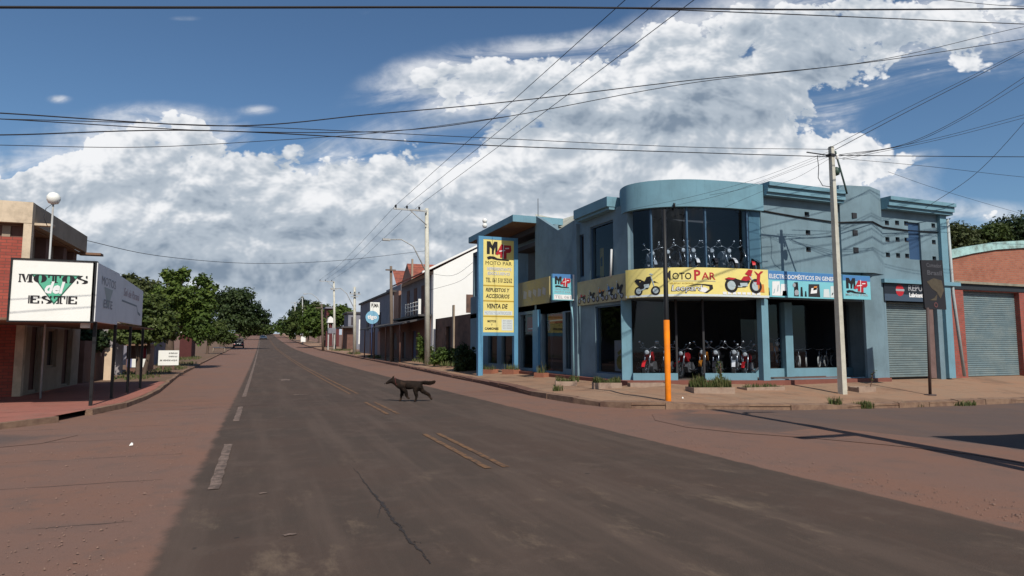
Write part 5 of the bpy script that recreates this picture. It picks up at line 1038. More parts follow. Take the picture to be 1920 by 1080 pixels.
for kind, px, rz, lab in (('s',1214,-100,'chromed motorcycle upstairs at the left end of the curved glass'),('k',1240,-105,'dark motorcycle upstairs beside the black pole top'),('s',1292,-100,'silver motorcycle upstairs in the middle of the curved glass'),('k',1322,-108,'black motorcycle with bright lamps upstairs right of the middle'),('k',1262,-80,'black motorcycle upstairs between the black pole top and the middle'),('s',1350,-95,'silver motorcycle upstairs right of the black one with bright lamps'),('k',1376,-70,'black motorcycle upstairs next to the right-hand red one'),('r',1398,-115,'red and chrome motorcycle upstairs at the right end of the curved glass')):
    i = min(range(len(ARCG)), key=lambda i: abs(ARCG[i][0]/ARCG[i][1]-ray(px, 480).x/ray(px, 480).y)); a, b = ARCG[i]; r = ray(px, 480); L = math.hypot(r.x, r.y)
    put_bike(kind, lab, (a+r.x/L*.85, b+r.y/L*.85, 3.91), R(rz))
cyc = None
for i, (px, lab) in enumerate(((1497,'leftmost white-wheeled bicycle beside the recessed pillar'),(1517,'second white-wheeled bicycle from the recessed pillar'),(1540,'white-wheeled bicycle in the middle of the right window'),(1560,'white-wheeled bicycle just left of the concrete pole'),(1595,'pink-framed bicycle at the right end of the right window'))):
    a = atY(px, 660, 18.9)
    if cyc is None: cyc = make_cycle(lab, plain('cycle_white', (.6,.6,.62), .3)); c = cyc
    else: c = copy_thing(cyc, lab)
    c.location = (a.x, 18.95+.1*(i % 2), .725); c.rotation_euler = (0, 0, R(-128-9*i)); c.scale = (.95,)*3
a = atY(1606, 690, 18.75); cn = thing('traffic_cone', 'small red cone on the floor in the corner of the right window', 'cone', (a.x, 18.75, ZF)); v = MB(); v.lathe((a.x,18.75,ZF+.04), [(.10,.0),(.02,.55),(.0,.56)], 12); v.build('cone_body', m_redi, cn); v = MB(); v.box(a.x-.13, a.x+.13, 18.62, 18.88, ZF, ZF+.038); v.build('base', m_redi, cn)
# posters inside the door
yp_ = (lh[0][0]+lh[0][1])/2; fpz = lambda a, b, d: (XL+.55+d, -a, b)
po = flatsign('floor_poster', 'pale poster with yellow picture leaning inside the shop door', 'poster', fpz, -lh[0][1]+.45, -lh[0][0]-.35, .62, 1.75, M('poster_print', (.42,.43,.45), .7, .5, 4, 0, dirt=(.35,.28,.08)), .04)
decal([disc(-yp_-.1, .95, .26), [(-yp_-.3,1.3),(-yp_+.3,1.6),(-yp_+.32,1.5),(-yp_-.2,1.2)]], M('poster_dark', (.28,.24,.05), .7, .5, 9), po, fpz, -.006)
for nm, px0_, px1_, z0_, z1_, mt, lab in (('window_poster',1053,1018,2.55,2.95,m_redi,'large red banner hanging inside the glass door of the wing'),('window_poster',999,978,2.25,2.95,m_redi,'red poster in the wing window beside the tall yellow sign'),('window_poster',1069,1061,2.0,2.9,m_gold,'narrow yellow poster inside the window beside the downpipe')):
    fq = lambda a, b, d: (XW+.30+d, -a, b); o = flatsign(nm, lab, 'poster', fq, -gy(px1_)-(0 if px1_ < 1000 else 0), -gy(px0_), z0_, z1_, mt, .03) if False else flatsign(nm, lab, 'poster', fq, -gy(min(px0_, px1_)), -gy(max(px0_, px1_)), z0_, z1_, mt, .03)
    decal([[(-gy(min(px0_, px1_))+.1, z0_+.1),(-gy(max(px0_, px1_))-.1, z0_+.1),(-gy(max(px0_, px1_))-.1, z0_+.16),(-gy(min(px0_, px1_))+.1, z0_+.16)]], m_wi, o, fq, -.005, 'print')
fq = lambda a, b, d: (XL+.4+d, -a, b); o = flatsign('window_poster', 'tall yellow poster inside the upper street-side window', 'poster', fq, -yX(1109), -yX(1115), 4.1, 5.3, m_gold, .03); decal([[(-yX(1109)+.05,4.6),(-yX(1115)-.05,4.6),(-yX(1115)-.05,5.0),(-yX(1109)+.05,4.9)]], m_ink, o, fq, -.005, 'print')
# ------------------------------------------------------------------ the dog
def skin(name, pts, edges, mat, parent=None, sub=2, root=0):
    me = bpy.data.meshes.new(name); me.from_pydata([a[:3] for a in pts], edges, []); o = bpy.data.objects.new(name, me); COL.objects.link(o)
    md = o.modifiers.new('skin', 'SKIN'); md.use_smooth_shade = True; md.branch_smoothing = .6
    for i, a in enumerate(pts): me.skin_vertices[0].data[i].radius = (a[3], a[4] if len(a) > 4 else a[3])
    me.skin_vertices[0].data[root].use_root = True
    s = o.modifiers.new('sub', 'SUBSURF'); s.levels = s.render_levels = sub
    bpy.context.view_layer.update(); ev = o.evaluated_get(bpy.context.evaluated_depsgraph_get()); nm = bpy.data.meshes.new_from_object(ev)
    o.modifiers.clear(); o.data = nm; nm.materials.clear(); nm.materials.append(mat); nm.polygons.foreach_set('use_smooth', [True]*len(nm.polygons))
    if parent: o.parent = parent
    return o
D = [(-.27,0,.49,.115,.155),(-.10,0,.485,.125,.155),(.10,0,.478,.14,.18),(.25,0,.49,.13,.19),(.36,0,.54,.10,.14),(.45,0,.60,.085,.105),   # pelvis..chest..neck..skull base
     (.53,0,.612,.085,.085),(.60,0,.575,.055,.052),(.665,0,.54,.042,.038),(.70,0,.525,.028,.026),                                             # skull, muzzle, nose
     (-.36,0,.56,.05,.05),(-.46,0,.55,.048,.05),(-.57,0,.538,.046,.05),(-.66,0,.56,.038,.04),(-.71,0,.595,.018,.018),                       # tail
     (.245,-.085,.40,.075,.09),(.235,-.09,.27,.05,.055),(.265,-.09,.13,.034,.034),(.275,-.09,.045,.03,.03),(.325,-.09,.025,.034,.026),         # near front leg
     (.19,.085,.40,.075,.09),(.10,.09,.29,.05,.05),(.09,.09,.18,.034,.034),(.02,.09,.115,.03,.03),(-.02,.09,.105,.03,.024),                 # far front leg, folded
     (-.25,.085,.42,.095,.12),(-.165,.09,.31,.062,.066),(-.215,.09,.15,.036,.038),(-.18,.09,.045,.030,.030),(-.135,.09,.025,.034,.026),             # far hind leg, under the body
     (-.29,-.085,.42,.095,.12),(-.34,-.09,.30,.064,.068),(-.515,-.09,.215,.038,.04),(-.60,-.09,.10,.031,.031),(-.635,-.09,.055,.034,.026)]           # near hind leg, pushing off
E_ = [(0,1),(1,2),(2,3),(3,4),(4,5),(5,6),(6,7),(7,8),(8,9),(0,10),(10,11),(11,12),(12,13),(13,14),(3,15),(15,16),(16,17),(17,18),(18,19),(3,20),(20,21),(21,22),(22,23),(23,24),(0,25),(25,26),(26,27),(27,28),(28,29),(0,30),(30,31),(31,32),(32,33),(33,34)]
m_fur, g_, b_ = newmat('dark_fur'); P_ = g_.n('ShaderNodeTexCoord').outputs['Object']; n_ = g_.noise(P_, 5, 4, .6); n2_ = g_.noise(P_, 70, 3, .7)
c_ = g_.mix(g_.ss(n_, .45, .65), (.016,.011,.0085), (.042,.025,.017)); c_ = g_.mix(g_.ss(n2_, .5, .7, 0, .5), c_, (.045,.03,.022)); b_.inputs['Specular IOR Level'].default_value = .12; g_.link(c_, b_.inputs['Base Color']); b_.inputs['Roughness'].default_value = .75
bp_ = g_.n('ShaderNodeBump'); bp_.inputs['Strength'].default_value = .8; bp_.inputs['Distance'].default_value = .015; g_.link(n2_, bp_.inputs['Height']); g_.link(bp_.outputs[0], b_.inputs['Normal'])
dg = bpy.data.objects.new('dog', None); COL.objects.link(dg); tag(dg, 'dark brown dog with pricked ears and level tail trotting across the road', 'dog')
P = hit(768, 754, gz); dg.location = (P.x, P.y, P.z+.005); hd = math.atan2(math.sin(-YAW)*1.0, -math.cos(YAW)); dg.rotation_euler = (0, 0, hd); dg.scale = (.96,)*3
skin('body', D, E_, m_fur, dg)
bo = [o for o in dg.children if o.name.startswith('body')][0]; fv = MB(); rr = random.Random(3)
for pl_ in bo.data.polygons:
    c = pl_.center; n_ = pl_.normal
    if c.z < .17 or c.x > .55: continue
    for k_ in range(7 if c.x < -.38 or (c.z < .45 and c.x > -.35) else 4):
        a = c+Vector((rr.uniform(-1,1), rr.uniform(-1,1), rr.uniform(-1,1)))*.016; l = rr.uniform(.012, .028)*(1.3 if c.x < -.4 else 1)
        tip = a+(n_*.5+Vector((-.75, 0, -.30))+Vector((rr.uniform(-.2,.2),)*3)).normalized()*l; sd = n_.cross(Vector((-.75,0,-.3))).normalized()*.004; b0_ = a-n_*.006
        fv.add([b0_-sd, b0_+sd, tip], [(0,1,2)])
fv.build('fur', m_fur, dg)
for s in (-1, 1):
    v = MB(); c = Vector((.50, s*.052, .675)); v.add([c+Vector((.035,s*.02,-.02)), c+Vector((-.03,s*.03,-.02)), c+Vector((-.02,-s*.02,-.015)), c+Vector((-.03,s*.02,.085))], [(0,1,3),(1,2,3),(2,0,3),(0,2,1)], False); v.build('ear', m_fur, dg)
    v = MB(); c = Vector((.585, s*.048, .625)); v.lathe(c, [(.002,-.01),(.01,0),(.002,.01)], 8); v.build('eye', m_ink, dg)
v = MB(); v.lathe((.725,0,.522), [(.004,-.014),(.018,0),(.004,.014)], 8); v.build('nose', m_ink, dg)
v = MB(); pts = []
for k_ in range(13): a = 2*math.pi*k_/12; pts.append((.395+.055*math.cos(a)*.6-.0, .098*math.sin(a), .565+.125*math.cos(a)))
v.tube(pts, .011, 6, False); v.build('collar', plain('red_collar', (.10,.025,.022), .7), dg)
# ------------------------------------------------------------------ trees
L_bright = leafmat('leaf_bright', [(.03,.055,.010), (.07,.11,.02), (.125,.165,.03)]); L_dark = leafmat('leaf_dark', [(.014,.027,.009), (.030,.050,.015), (.055,.080,.024)]); L_mid = leafmat('leaf_mid', [(.026,.045,.010), (.060,.086,.020), (.105,.130,.035)]); L_dry = leafmat('leaf_olive', [(.03,.045,.015), (.06,.075,.025), (.10,.11,.04)])
m_bark = M('bark', (.11,.075,.055), .95, .6, 4, .5, 25)
def tree(name, label, base, clusters, nleaf, leaf, lm, trunk_r=.15, grp=None, lean=(0, 0), multi=1, cat_='tree'):
    """clusters: (dx, dy, dz, rx, ry, rz) in metres round the base; the crown is many leaf sprays through those volumes"""
    base = Vector(base); t = thing(name, label, cat_, base, grp)
    v = MB(); zc = min(c[2] for c in clusters)
    for m_ in range(multi):
        ox = (m_-(multi-1)/2)*trunk_r*1.6; top_ = base+Vector((lean[0]+ox*3, lean[1], zc))
        v.tube([base+Vector((ox,0,-.2)), base+Vector((ox*1.3,0,.0)), base.lerp(top_, .5)+Vector((ox+.06,.03,0)), top_], [trunk_r*1.25, trunk_r, trunk_r*.8, trunk_r*.6], 8)
        for c in clusters[m_::multi]:
            e = base+Vector(c[:3]); mid = top_.lerp(e, .5)+Vector((0, 0, -.1*abs(c[3]))); v.tube([top_+Vector((0,0,-.1)), mid, e], [trunk_r*.5, trunk_r*.32, trunk_r*.12], 6)
    v.build('trunk', m_bark, t)
    cl = np.array(clusters, float); vol = cl[:, 3]*cl[:, 4]*cl[:, 5]; vol = vol**.75; pr = vol/vol.sum()
    ci = RNG.choice(len(cl), nleaf, p=pr); d = RNG.normal(size=(nleaf, 3)); d /= np.linalg.norm(d, axis=1)[:, None]
    rr = RNG.uniform(.25, 1, nleaf)**.5; 
    lump = 1+.32*np.sin(d[:, 0]*5+ci*1.7)*np.sin(d[:, 2]*6+ci)+.24*np.sin(d[:, 1]*11+d[:, 2]*9+ci*2.1)
    c = cl[ci, :3]+d*cl[ci, 3:]*(rr*lump)[:, None]
    nrm = d*.8+RNG.normal(size=(nleaf, 3))*.6+np.array([0, 0, .35]); nrm /= np.linalg.norm(nrm, axis=1)[:, None]
    a = np.cross(nrm, RNG.normal(size=(nleaf, 3))); a /= np.linalg.norm(a, axis=1)[:, None]; b = np.cross(nrm, a)
    s = leaf*RNG.uniform(.55, 1.5, nleaf)[:, None]
    vs = np.stack([c+a*s, c+b*s*.55+nrm*s*.12, c-a*s, c-b*s*.55-nrm*s*.1], 1)+np.array(base)
    vs = vs.reshape(-1, 3); fs = np.arange(nleaf*4).reshape(-1, 4)
    clt = RNG.uniform(0, 1, len(cl)); tint = np.clip(.5*RNG.uniform(0, 1, nleaf)+.5*clt[ci], 0, 1)
    mb = MB(); mb.v = [tuple(x) for x in vs]; mb.f = [list(map(int, f)) for f in fs]; mb.sm = [False]*nleaf
    mb.build('crown', lm, t, tint=list(map(float, tint)))
    return t
def ptree(name, label, X_, Y_, blobs, nleaf, leaf, lm, **k):
    """blobs given as photo ellipses (px, py, rx, ry) standing at distance Y_"""
    z0 = p(Y_)+(.1 if abs(X_) < 12 else 0); dep = X_*math.sin(-YAW)+Y_*math.cos(YAW); s = dep/F; out = []
    for px, py, rx, ry in blobs:
        P = atY(px, py, Y_); out.append((P.x-X_, random.uniform(-.4, .4)*rx*s, P.z-z0, rx*s, rx*s*random.uniform(.8, 1.1), ry*s))
    return tree(name, label, (X_, Y_, z0), out, nleaf, leaf, lm, **k)
SG = 'street trees along the left pavement'
ptree('street_tree', 'low round clipped street tree behind the canopy posts', -5.3, 35, [(265,600,38,32),(300,608,30,28),(230,624,28,15),(284,570,28,20),(318,622,15,17),(252,634,40,11)], 9500, .085, L_mid, trunk_r=.11, multi=2, grp=SG)
ptree('street_tree', 'dark bushy tree in shadow at the far end of the brick building', -8.0, 31, [(165,632,22,20),(185,640,18,16),(178,622,14,12)], 3500, .08, L_dark, trunk_r=.1, grp=SG)
ptree('street_tree', 'tall bright green street tree with ragged top branches', -5.6, 47, [(335,560,34,30),(318,580,28,28),(372,570,26,34),(352,598,38,32),(330,524,18,16),(312,514,10,12),(345,514,11,12),(380,526,13,13),(391,555,14,30),(300,556,16,18),(374,610,26,28)], 15000, .125, L_bright, trunk_r=.32, grp=SG)
ptree('street_tree', 'tall olive tree partly hidden behind the box sign', -9.5, 48, [(250,540,22,22),(270,548,26,24),(285,565,26,24),(240,525,14,12)], 6000, .13, L_dry, trunk_r=.2, grp=SG)
ptree('street_tree', 'small round tree over the market table', -6.2, 88, [(412,625,20,18),(395,628,14,14),(428,632,14,14),(410,612,14,12)], 5000, .14, L_mid, trunk_r=.16, grp=SG)
ptree('street_tree', 'broad dark tree spreading over the parked black car', -6.5, 125, [(440,574,34,28),(422,578,22,26),(470,582,24,22),(450,554,26,13),(490,592,16,11),(440,604,36,18),(475,604,20,12),(416,558,13,12),(497,600,11,7)], 12000, .24, L_dark, trunk_r=.4, grp=SG)
ptree('street_tree', 'hazy far tree at the end of the left row', -7, 240, [(478,612,26,12),(460,618,20,12),(498,618,12,10)], 2200, .5, L_mid, trunk_r=.3, grp=SG)
ptree('street_tree', 'dark low trees closing the end of the left side', -6, 330, [(500,614,14,8),(488,620,16,8),(470,622,18,8),(508,621,7,6)], 1600, .6, L_dark, trunk_r=.3, grp=SG)
RG = 'street trees along the right pavement'
for lab, X_, Y_, bl, n, lf, lm in (('rounded dark green street tree left of the farthest lamp post', 12.5, 190, [(560,605,22,20),(548,615,18,16),(575,612,16,18)], 3000, .42, L_mid),
    ('bright green street tree in front of the farthest lamp post', 12.0, 135, [(588,600,20,24),(575,608,14,20),(600,612,14,18),(590,620,18,10)], 3500, .32, L_bright),
    ('small pale street tree at the far end of the right row', 11, 280, [(530,610,14,12),(542,614,12,10),(522,616,9,8)], 1500, .5, L_bright),
    ('tall dark tree rising behind the far lamp posts', 17, 210, [(570,575,12,16),(568,590,16,16),(555,592,14,14)], 2200, .5, L_dark),
    ('wide olive tree with brownish top behind the right row', 20, 170, [(595,580,22,12),(612,590,18,14),(580,585,14,10)], 2600, .45, L_dry),
    ('round green tree behind the shaded shed', 18, 130, [(643,590,18,14),(634,598,18,14),(652,600,14,12),(640,580,12,8)], 2800, .34, L_bright)):
    ptree('street_tree', lab, X_, Y_, bl, n, lf, lm, trunk_r=.25, grp=RG)
BG = 'trees behind the brick workshop'
ptree('background_tree', 'olive tree showing just right of the shop corner', 48, 33, [(1795,436,26,20),(1818,442,26,20),(1780,448,22,22),(1800,470,40,24)], 6500, .14, L_dry, trunk_r=.25, grp=BG)
ptree('background_tree', 'dark tree between two taller crowns behind the arched parapet', 53, 34, [(1845,444,26,20),(1862,438,22,20),(1850,468,36,24)], 6000, .14, L_mid, trunk_r=.25, grp=BG)
ptree('background_tree', 'tallest green tree behind the arched parapet at the right edge', 58, 34, [(1895,430,34,24),(1925,432,30,26),(1880,438,22,22),(1955,440,40,28),(1900,466,60,24)], 9000, .14, L_dark, trunk_r=.3, grp=BG)
def bush(label, px, py, blobs, Y_, n, leaf, lm):
    X_ = atY(px, py, Y_).x; t = ptree('bush', label, X_, Y_, blobs, n, leaf, lm, trunk_r=.05, cat_='bush'); return t
bush('dark leafy bush at the foot of the left sign post', 872, 690, [(872,672,20,24),(885,682,14,18),(862,684,12,14)], 33, 5000, .08, L_dark)
bush('light green bush of long grass before the old wall', 835, 680, [(832,668,18,14),(846,672,14,11),(820,676,12,8),(852,660,8,8)], 39, 5000, .075, L_bright)
bush('tall pale weeds growing round the nearest power pole', 800, 680, [(792,655,10,20),(806,662,8,14),(788,640,6,12)], 42.5, 2500, .07, L_bright)
# ------------------------------------------------------------------ buildings farther down the right-hand side
def gb(Y): return p(Y)+.45
m_oldw = M('old_brick_wall', (.17,.10,.075), .95, .8, 1.2, .4, 25, dirt=(.055,.04,.035)); m_whw = M('whitewash', (.82,.81,.77), .85, .12, 1, .1, dirt=(.6,.58,.5)); m_grey_shade = M('grey_shade_plaster', (.22,.22,.25), .9, .4, 1.2)
m_pink = M('pinkish_brick', (.34,.19,.14), .9, .5, 2, .2); m_zinc = M('dark_zinc', (.075,.07,.07), .7, .6, 2, .2, streak=True)
m_tile_r, g_, b_ = newmat('roof_tiles'); P_ = pos(g_); x_, y_, z_ = g_.sep(P_); n_ = g_.noise(P_, 1.2, 5, .7); wv = g_.m('FRACT', g_.m('MULTIPLY', y_, 3.2)); wz = g_.m('FRACT', g_.m('MULTIPLY', z_, 3.6))
c_ = g_.mix(g_.ss(n_, .4, .65), (.30,.085,.05), (.17,.05,.035)); c_ = g_.mix(g_.ss(wz, .75, .95, 0, .7), c_, (.06,.022,.018)); c_ = g_.mix(g_.ss(wv, .8, 1, 0, .4), c_, (.08,.03,.02)); g_.link(c_, b_.inputs['Base Color']); b_.inputs['Roughness'].default_value = .9
ow_ = thing('old_wall', 'low weathered brick yard wall between the bush and the white house', 'wall', (12, 40, .5)); Yw0, Yw1 = 34.5, 46.2
MB().wall(Yw0, Yw1, .2, 3.55, [(42.2, 43.4, .3, 2.9)], YZ(12.1), .25).build('wall', m_oldw, ow_); v = MB(); v.box(12.1, 18, 46.0, 46.3, .3, 3.55); v.build('wall', m_oldw, ow_)
v = MB(); v.box(12.0, 12.1, 41.2, 41.5, .2, 4.3); v.build('post', m_tan, ow_); v = MB(); v.box(12.3, 12.5, 42, 43.6, .2, 3.4); v.build('opening_dark_sheet', m_black, ow_)  # black sheet stands in for the darkness inside the opening
wh = thing('white_house', 'white two-storey house with a long sloping roof edge and balcony', 'building', (14, 50, .6)); Yh = 47.0; xh0 = atY(812, 600, Yh).x
e0, e1 = atY(812, 507, Yh), atY(893, 466, Yh); sl = (e1.z-e0.z)/(e1.x-e0.x); xe2 = 21
MB().prism([(xh0,.4),(xe2,.4),(xe2,e0.z+sl*(xe2-xh0)),(xh0,e0.z)], XZ(Yh), 0, 12).build('wall', m_whw, wh)
v = MB(); a_ = atY(874, 552, Yh); v.box(a_.x, a_.x+2.5, Yh-.02, Yh-.003, atY(874, 586, Yh).z, a_.z); v.build('unrendered_patch', m_oldw, wh)
v = MB(); yb0 = Yh+.3; v.box(xh0-.06, xh0-.003, yb0, Yh+11.6, 4.0, e0.z-.3); v.build('front_wall', m_grey_shade, wh)  # street front of the white house in grey, its shade put into the colour
for k_ in (2.5, 5.2, 8): v = MB(); v.box(xh0-.09, xh0-.063, Yh+k_, Yh+k_+1.1, 4.1, 6.4); v.build('balcony_door', m_brown, wh)
v = MB(); v.box(xh0-1.1, xh0-.064, Yh+.2, Yh+11.5, 3.8, 3.95); v.build('balcony', m_zinc, wh)
v = MB()
for zz in (4.3, 4.6, 4.9): v.tube([(xh0-1.05,Yh+.25,zz),(xh0-1.05,Yh+5,zz)], .03, 5)
for yy in range(0, 6): v.tube([(xh0-1.05,Yh+.25+yy*.95,3.95),(xh0-1.05,Yh+.25+yy*.95,4.95)], .03, 5)
v.box(xh0-1.1, xh0-.9, Yh+.2, Yh+.32, 3.95, 5.1); v.build('railing', m_white, wh)
v = MB(); v.prism([(xh0-.9,e0.z-.25),(xh0-.9,e0.z-.10),(xe2,e0.z+sl*(xe2-xh0)+.14),(xe2,e0.z+sl*(xe2-xh0))], XZ(Yh-.15), 0, .25); v.build('roof_edge', m_whw, wh)
v = MB(); v.prism([(xh0-.9,e0.z-.30),(xh0-.9,e0.z-.16),(xe2,e0.z+sl*(xe2-xh0)-.06),(xe2,e0.z+sl*(xe2-xh0)-.16)], XZ(Yh+.103), 0, 12.4); v.build('roof', m_tile_r, wh)
# tiled upper roof block behind
th_ = thing('tiled_house', 'taller house with red tiled roof behind the white house', 'building', (14, 62, .6)); Yt = 60.5
A = atY(763, 494, Yt+2.8); B = atY(822, 494, Yt)
v = MB(); v.box(12.2, 20, Yt+.2, Yt+8, .4, atY(757, 545, Yt).z); v.build('wall', m_pink, th_)
v = MB(); v.add([(A.x,Yt,atY(757,531,Yt).z),(B.x+2,Yt,atY(757,531,Yt).z),(B.x+2,Yt+2.8,A.z),(A.x+.0,Yt+2.8,A.z)], [(0,1,2,3)]); v.add([(A.x,Yt+2.8,A.z),(B.x+2,Yt+2.8,A.z),(B.x+2,Yt+6,atY(757,530,Yt).z),(A.x,Yt+6,atY(757,530,Yt).z)], [(0,1,2,3)]); v.build('roof', m_tile_r, th_)
v = MB(); v.prism([(Yt+.02,atY(757,530,Yt).z-.03),(Yt+2.8,A.z-.04),(Yt+5.98,atY(757,530,Yt).z-.03)], YZ(A.x+.02), 0, .2); v.build('gable', m_pink, th_)
v = MB(); v.box(A.x-.15, A.x+.02, Yt-.05, Yt+.1, atY(757,560,Yt).z, A.z+.1); v.build('corner_pillar', m_tan, th_)
v = MB(); v.box(12.4, 20, Yt+.2, Yt+8, atY(757,546,Yt).z, atY(757,531,Yt).z-.05); v.build('wall', m_grey_shade, th_)
t2 = thing('tiled_house', 'smaller tiled house with pinkish wall beside the wooden pole', 'building', (13, 70, .6)); Y2 = 69; A = atY(739, 507, Y2+3); B = atY(762, 507, Y2); zb = atY(737, 540, Y2).z
v = MB(); v.box(A.x-.2, 22, Y2+.2, Y2+8, .4, zb-.02); v.build('wall', m_pink, t2); v = MB(); v.add([(A.x-.2,Y2,zb),(B.x+5,Y2,zb),(B.x+5,Y2+3,A.z),(A.x-.2,Y2+3,A.z)], [(0,1,2,3)]); v.build('roof', m_tile_r, t2)
v = MB(); v.box(atY(725,600,Y2).x, atY(734,600,Y2).x, Y2+.1, Y2+.19, atY(730,603,Y2).z, atY(730,552,Y2).z); v.build('pale_pilaster', m_cream, t2)
g2 = thing('grey_shop', 'grey-fronted shop with a sloping dark roofline', 'building', (12.5, 80, .7)); 
Yg0, Yg1 = 73, 96; fz = lambda px, py, X=12.0: atX(px, py, X)
a_, b_ = fz(735, 548), fz(676, 572)
MB().prism([(a_.y,.5),(a_.y,a_.z),(b_.y,b_.z),(b_.y,.5)], YZ(12.0), 0, 9).build('wall', m_grey_shade, g2)
v = MB(); v.prism([(a_.y-.3,a_.z),(a_.y-.3,a_.z+.2),(b_.y+.4,b_.z+.2),(b_.y+.4,b_.z)], YZ(11.8), 0, 9.4); v.build('roof', m_zinc, g2)
for px in (690, 712): yy = fz(px, 600).y; v = MB(); v.box(11.93, 11.997, yy-.7, yy+.7, 3.4, 5.2); v.build('window', m_shut, g2)
yy = fz(705, 640).y; v = MB(); v.box(11.93, 11.997, yy-3, yy-1.4, .6, 3.1); v.build('pink_door', M('pink_door', (.45,.24,.19), .8, .3), g2); v = MB(); v.box(11.93, 11.997, yy+1, yy+4, .6, 3.1); v.build('brown_front', m_brown, g2)
aw = thing('awning_shop', 'dark low awning shop with blue door under the balcony', 'building', (12, 62, .6)); Ya0, Ya1 = 47.6, 70
v = MB(); v.prism([(9.9+.0,3.2),(9.9,3.32),(12.3,3.9),(12.3,3.75)], XZ(Ya0), 0, Ya1-Ya0); v.build('awning', m_zinc, aw)
MB().wall(Ya0+.1, Ya1, .3, 3.74, [(52, 53.4, .4, 2.8), (56, 57.4, .4, 2.8), (60, 62, 1.2, 2.8)], YZ(11.95), .2).build('wall', m_brown, aw)
for y0_, y1_, mt in ((52,53.4,plain('navy_door', (.03,.045,.11), .6)),(56,57.4,m_shut),(60,62,m_shut)): v = MB(); v.box(12.05, 12.1, y0_, y1_, .4, 2.8); v.build('door', mt, aw)
for yy in (49, 55, 61, 67): v = MB(); v.tube([(10.0,yy,.3),(10.0,yy,3.25)], .06, 6); v.build('post', m_brown, aw)
v = MB(); v.box(10.9, 11.0, Ya0+6, Ya0+7.5, 2.3, 3.2); v.build('hanging_board', m_brown, aw)
wp = thing('white_banner', 'tall white banner standing beside the far concrete pole', 'banner', (11, 94, .9)); a_, b_ = atY(672, 645, 96), atY(682, 599, 96); v = MB(); v.box(a_.x, b_.x, 96, 96.06, a_.z, b_.z); v.build('cloth', m_white, wp); v = MB(); v.tube([(b_.x,96.03,.8),(b_.x,96.03,b_.z+.1)], .04, 6); v.build('pole', m_dark, wp)
sh_ = thing('roadside_shed', 'dark open-fronted shed with low roof before the trees', 'shed', (12, 104, 1)); a_, b_ = atY(640, 620, 104), atY(668, 612, 104); gz0 = p(104)+.2
v = MB(); v.box(a_.x, b_.x, 104, 112, b_.z-.25, b_.z); v.build('roof', m_zinc, sh_); v = MB(); v.box(a_.x+(b_.x-a_.x)*.45, b_.x, 105, 112, gz0-.2, b_.z-.252); v.build('wall', m_brown, sh_); v = MB(); v.tube([(a_.x+.2,104.2,gz0-.2),(a_.x+.2,104.2,b_.z-.25)], .08, 6); v.build('post', m_brown, sh_)
hb = thing('small_house', 'small pale grey two-storey house above the dark shed', 'building', (14, 112, 1)); a_, b_ = atY(652, 640, 113), atY(672, 588, 113); v = MB(); v.box(a_.x, b_.x+3, 113, 119, p(113)-.1, b_.z); v.build('wall', m_grey_shade, hb); v = MB(); v.box(a_.x-.3, b_.x+3.3, 112.7, 119.3, b_.z+.003, b_.z+.3); v.build('roof', m_zinc, hb); v = MB(); v.box(a_.x+.5, a_.x+1.0, 112.93, 112.997, b_.z-2, b_.z-.6); v.build('window', m_shut, hb)
rh = thing('far_house', 'dark red house with white canopy among the far trees', 'building', (17, 140, 2)); a_, b_ = atY(612, 600, 140), atY(637, 579, 140); v = MB(); v.box(a_.x, b_.x, 140, 148, p(140)-.2, b_.z); v.build('wall', M('maroon_wall', (.12,.035,.035), .9, .3), rh); v = MB(); v.box(a_.x-.3, b_.x+.5, 139.6, 148, b_.z+.003, b_.z+.35); v.build('roof', m_grey_shade, rh)
wc = thing('white_canopy', 'bright white rounded canopy roof among the far trees', 'canopy', (15, 128, 2)); a_, b_ = atY(614, 605, 128), atY(626, 593, 128); v = MB(); v.prism([(a_.x,a_.z),(b_.x,a_.z),(b_.x,b_.z-.5),((a_.x+b_.x)/2,b_.z),(a_.x+.2,b_.z-.3)], XZ(128), 0, 2.5); v.build('roof', m_white, wc)
for xx in (a_.x+.2, b_.x-.1): v = MB(); v.tube([(xx,128.3,p(128)),(xx,128.3,a_.z)], .08, 6); v.build('post', m_galv, wc)
tk = thing('water_tank', 'grey tank on a tall stand beside the dark shed', 'tank', (12, 112, 1)); a_, b_ = atY(615, 625, 112), atY(630, 615, 112); v = MB(); v.box(a_.x, b_.x, 112, 113.5, a_.z, b_.z); v.build('tank', m_grey_shade, tk); v = MB(); v.box(a_.x+.0, a_.x+.2, 112.2, 112.4, p(112), a_.z); v.box(b_.x-.3, b_.x-.1, 112.2, 112.4, p(112), a_.z); v.build('stand', m_galv, tk)
wt = thing('white_sign', 'small square white sign low on the far right verge', 'sign', (12, 165, 2)); a_, b_ = atY(564, 641, 165), atY(573, 631, 165); v = MB(); v.box(a_.x, b_.x, 165, 165.1, a_.z, b_.z); v.build('panel', m_white, wt); v = MB(); v.box(a_.x+.4, a_.x+.6, 165.02, 165.08, p(165)-.2, a_.z); v.build('post', m_dark, wt)
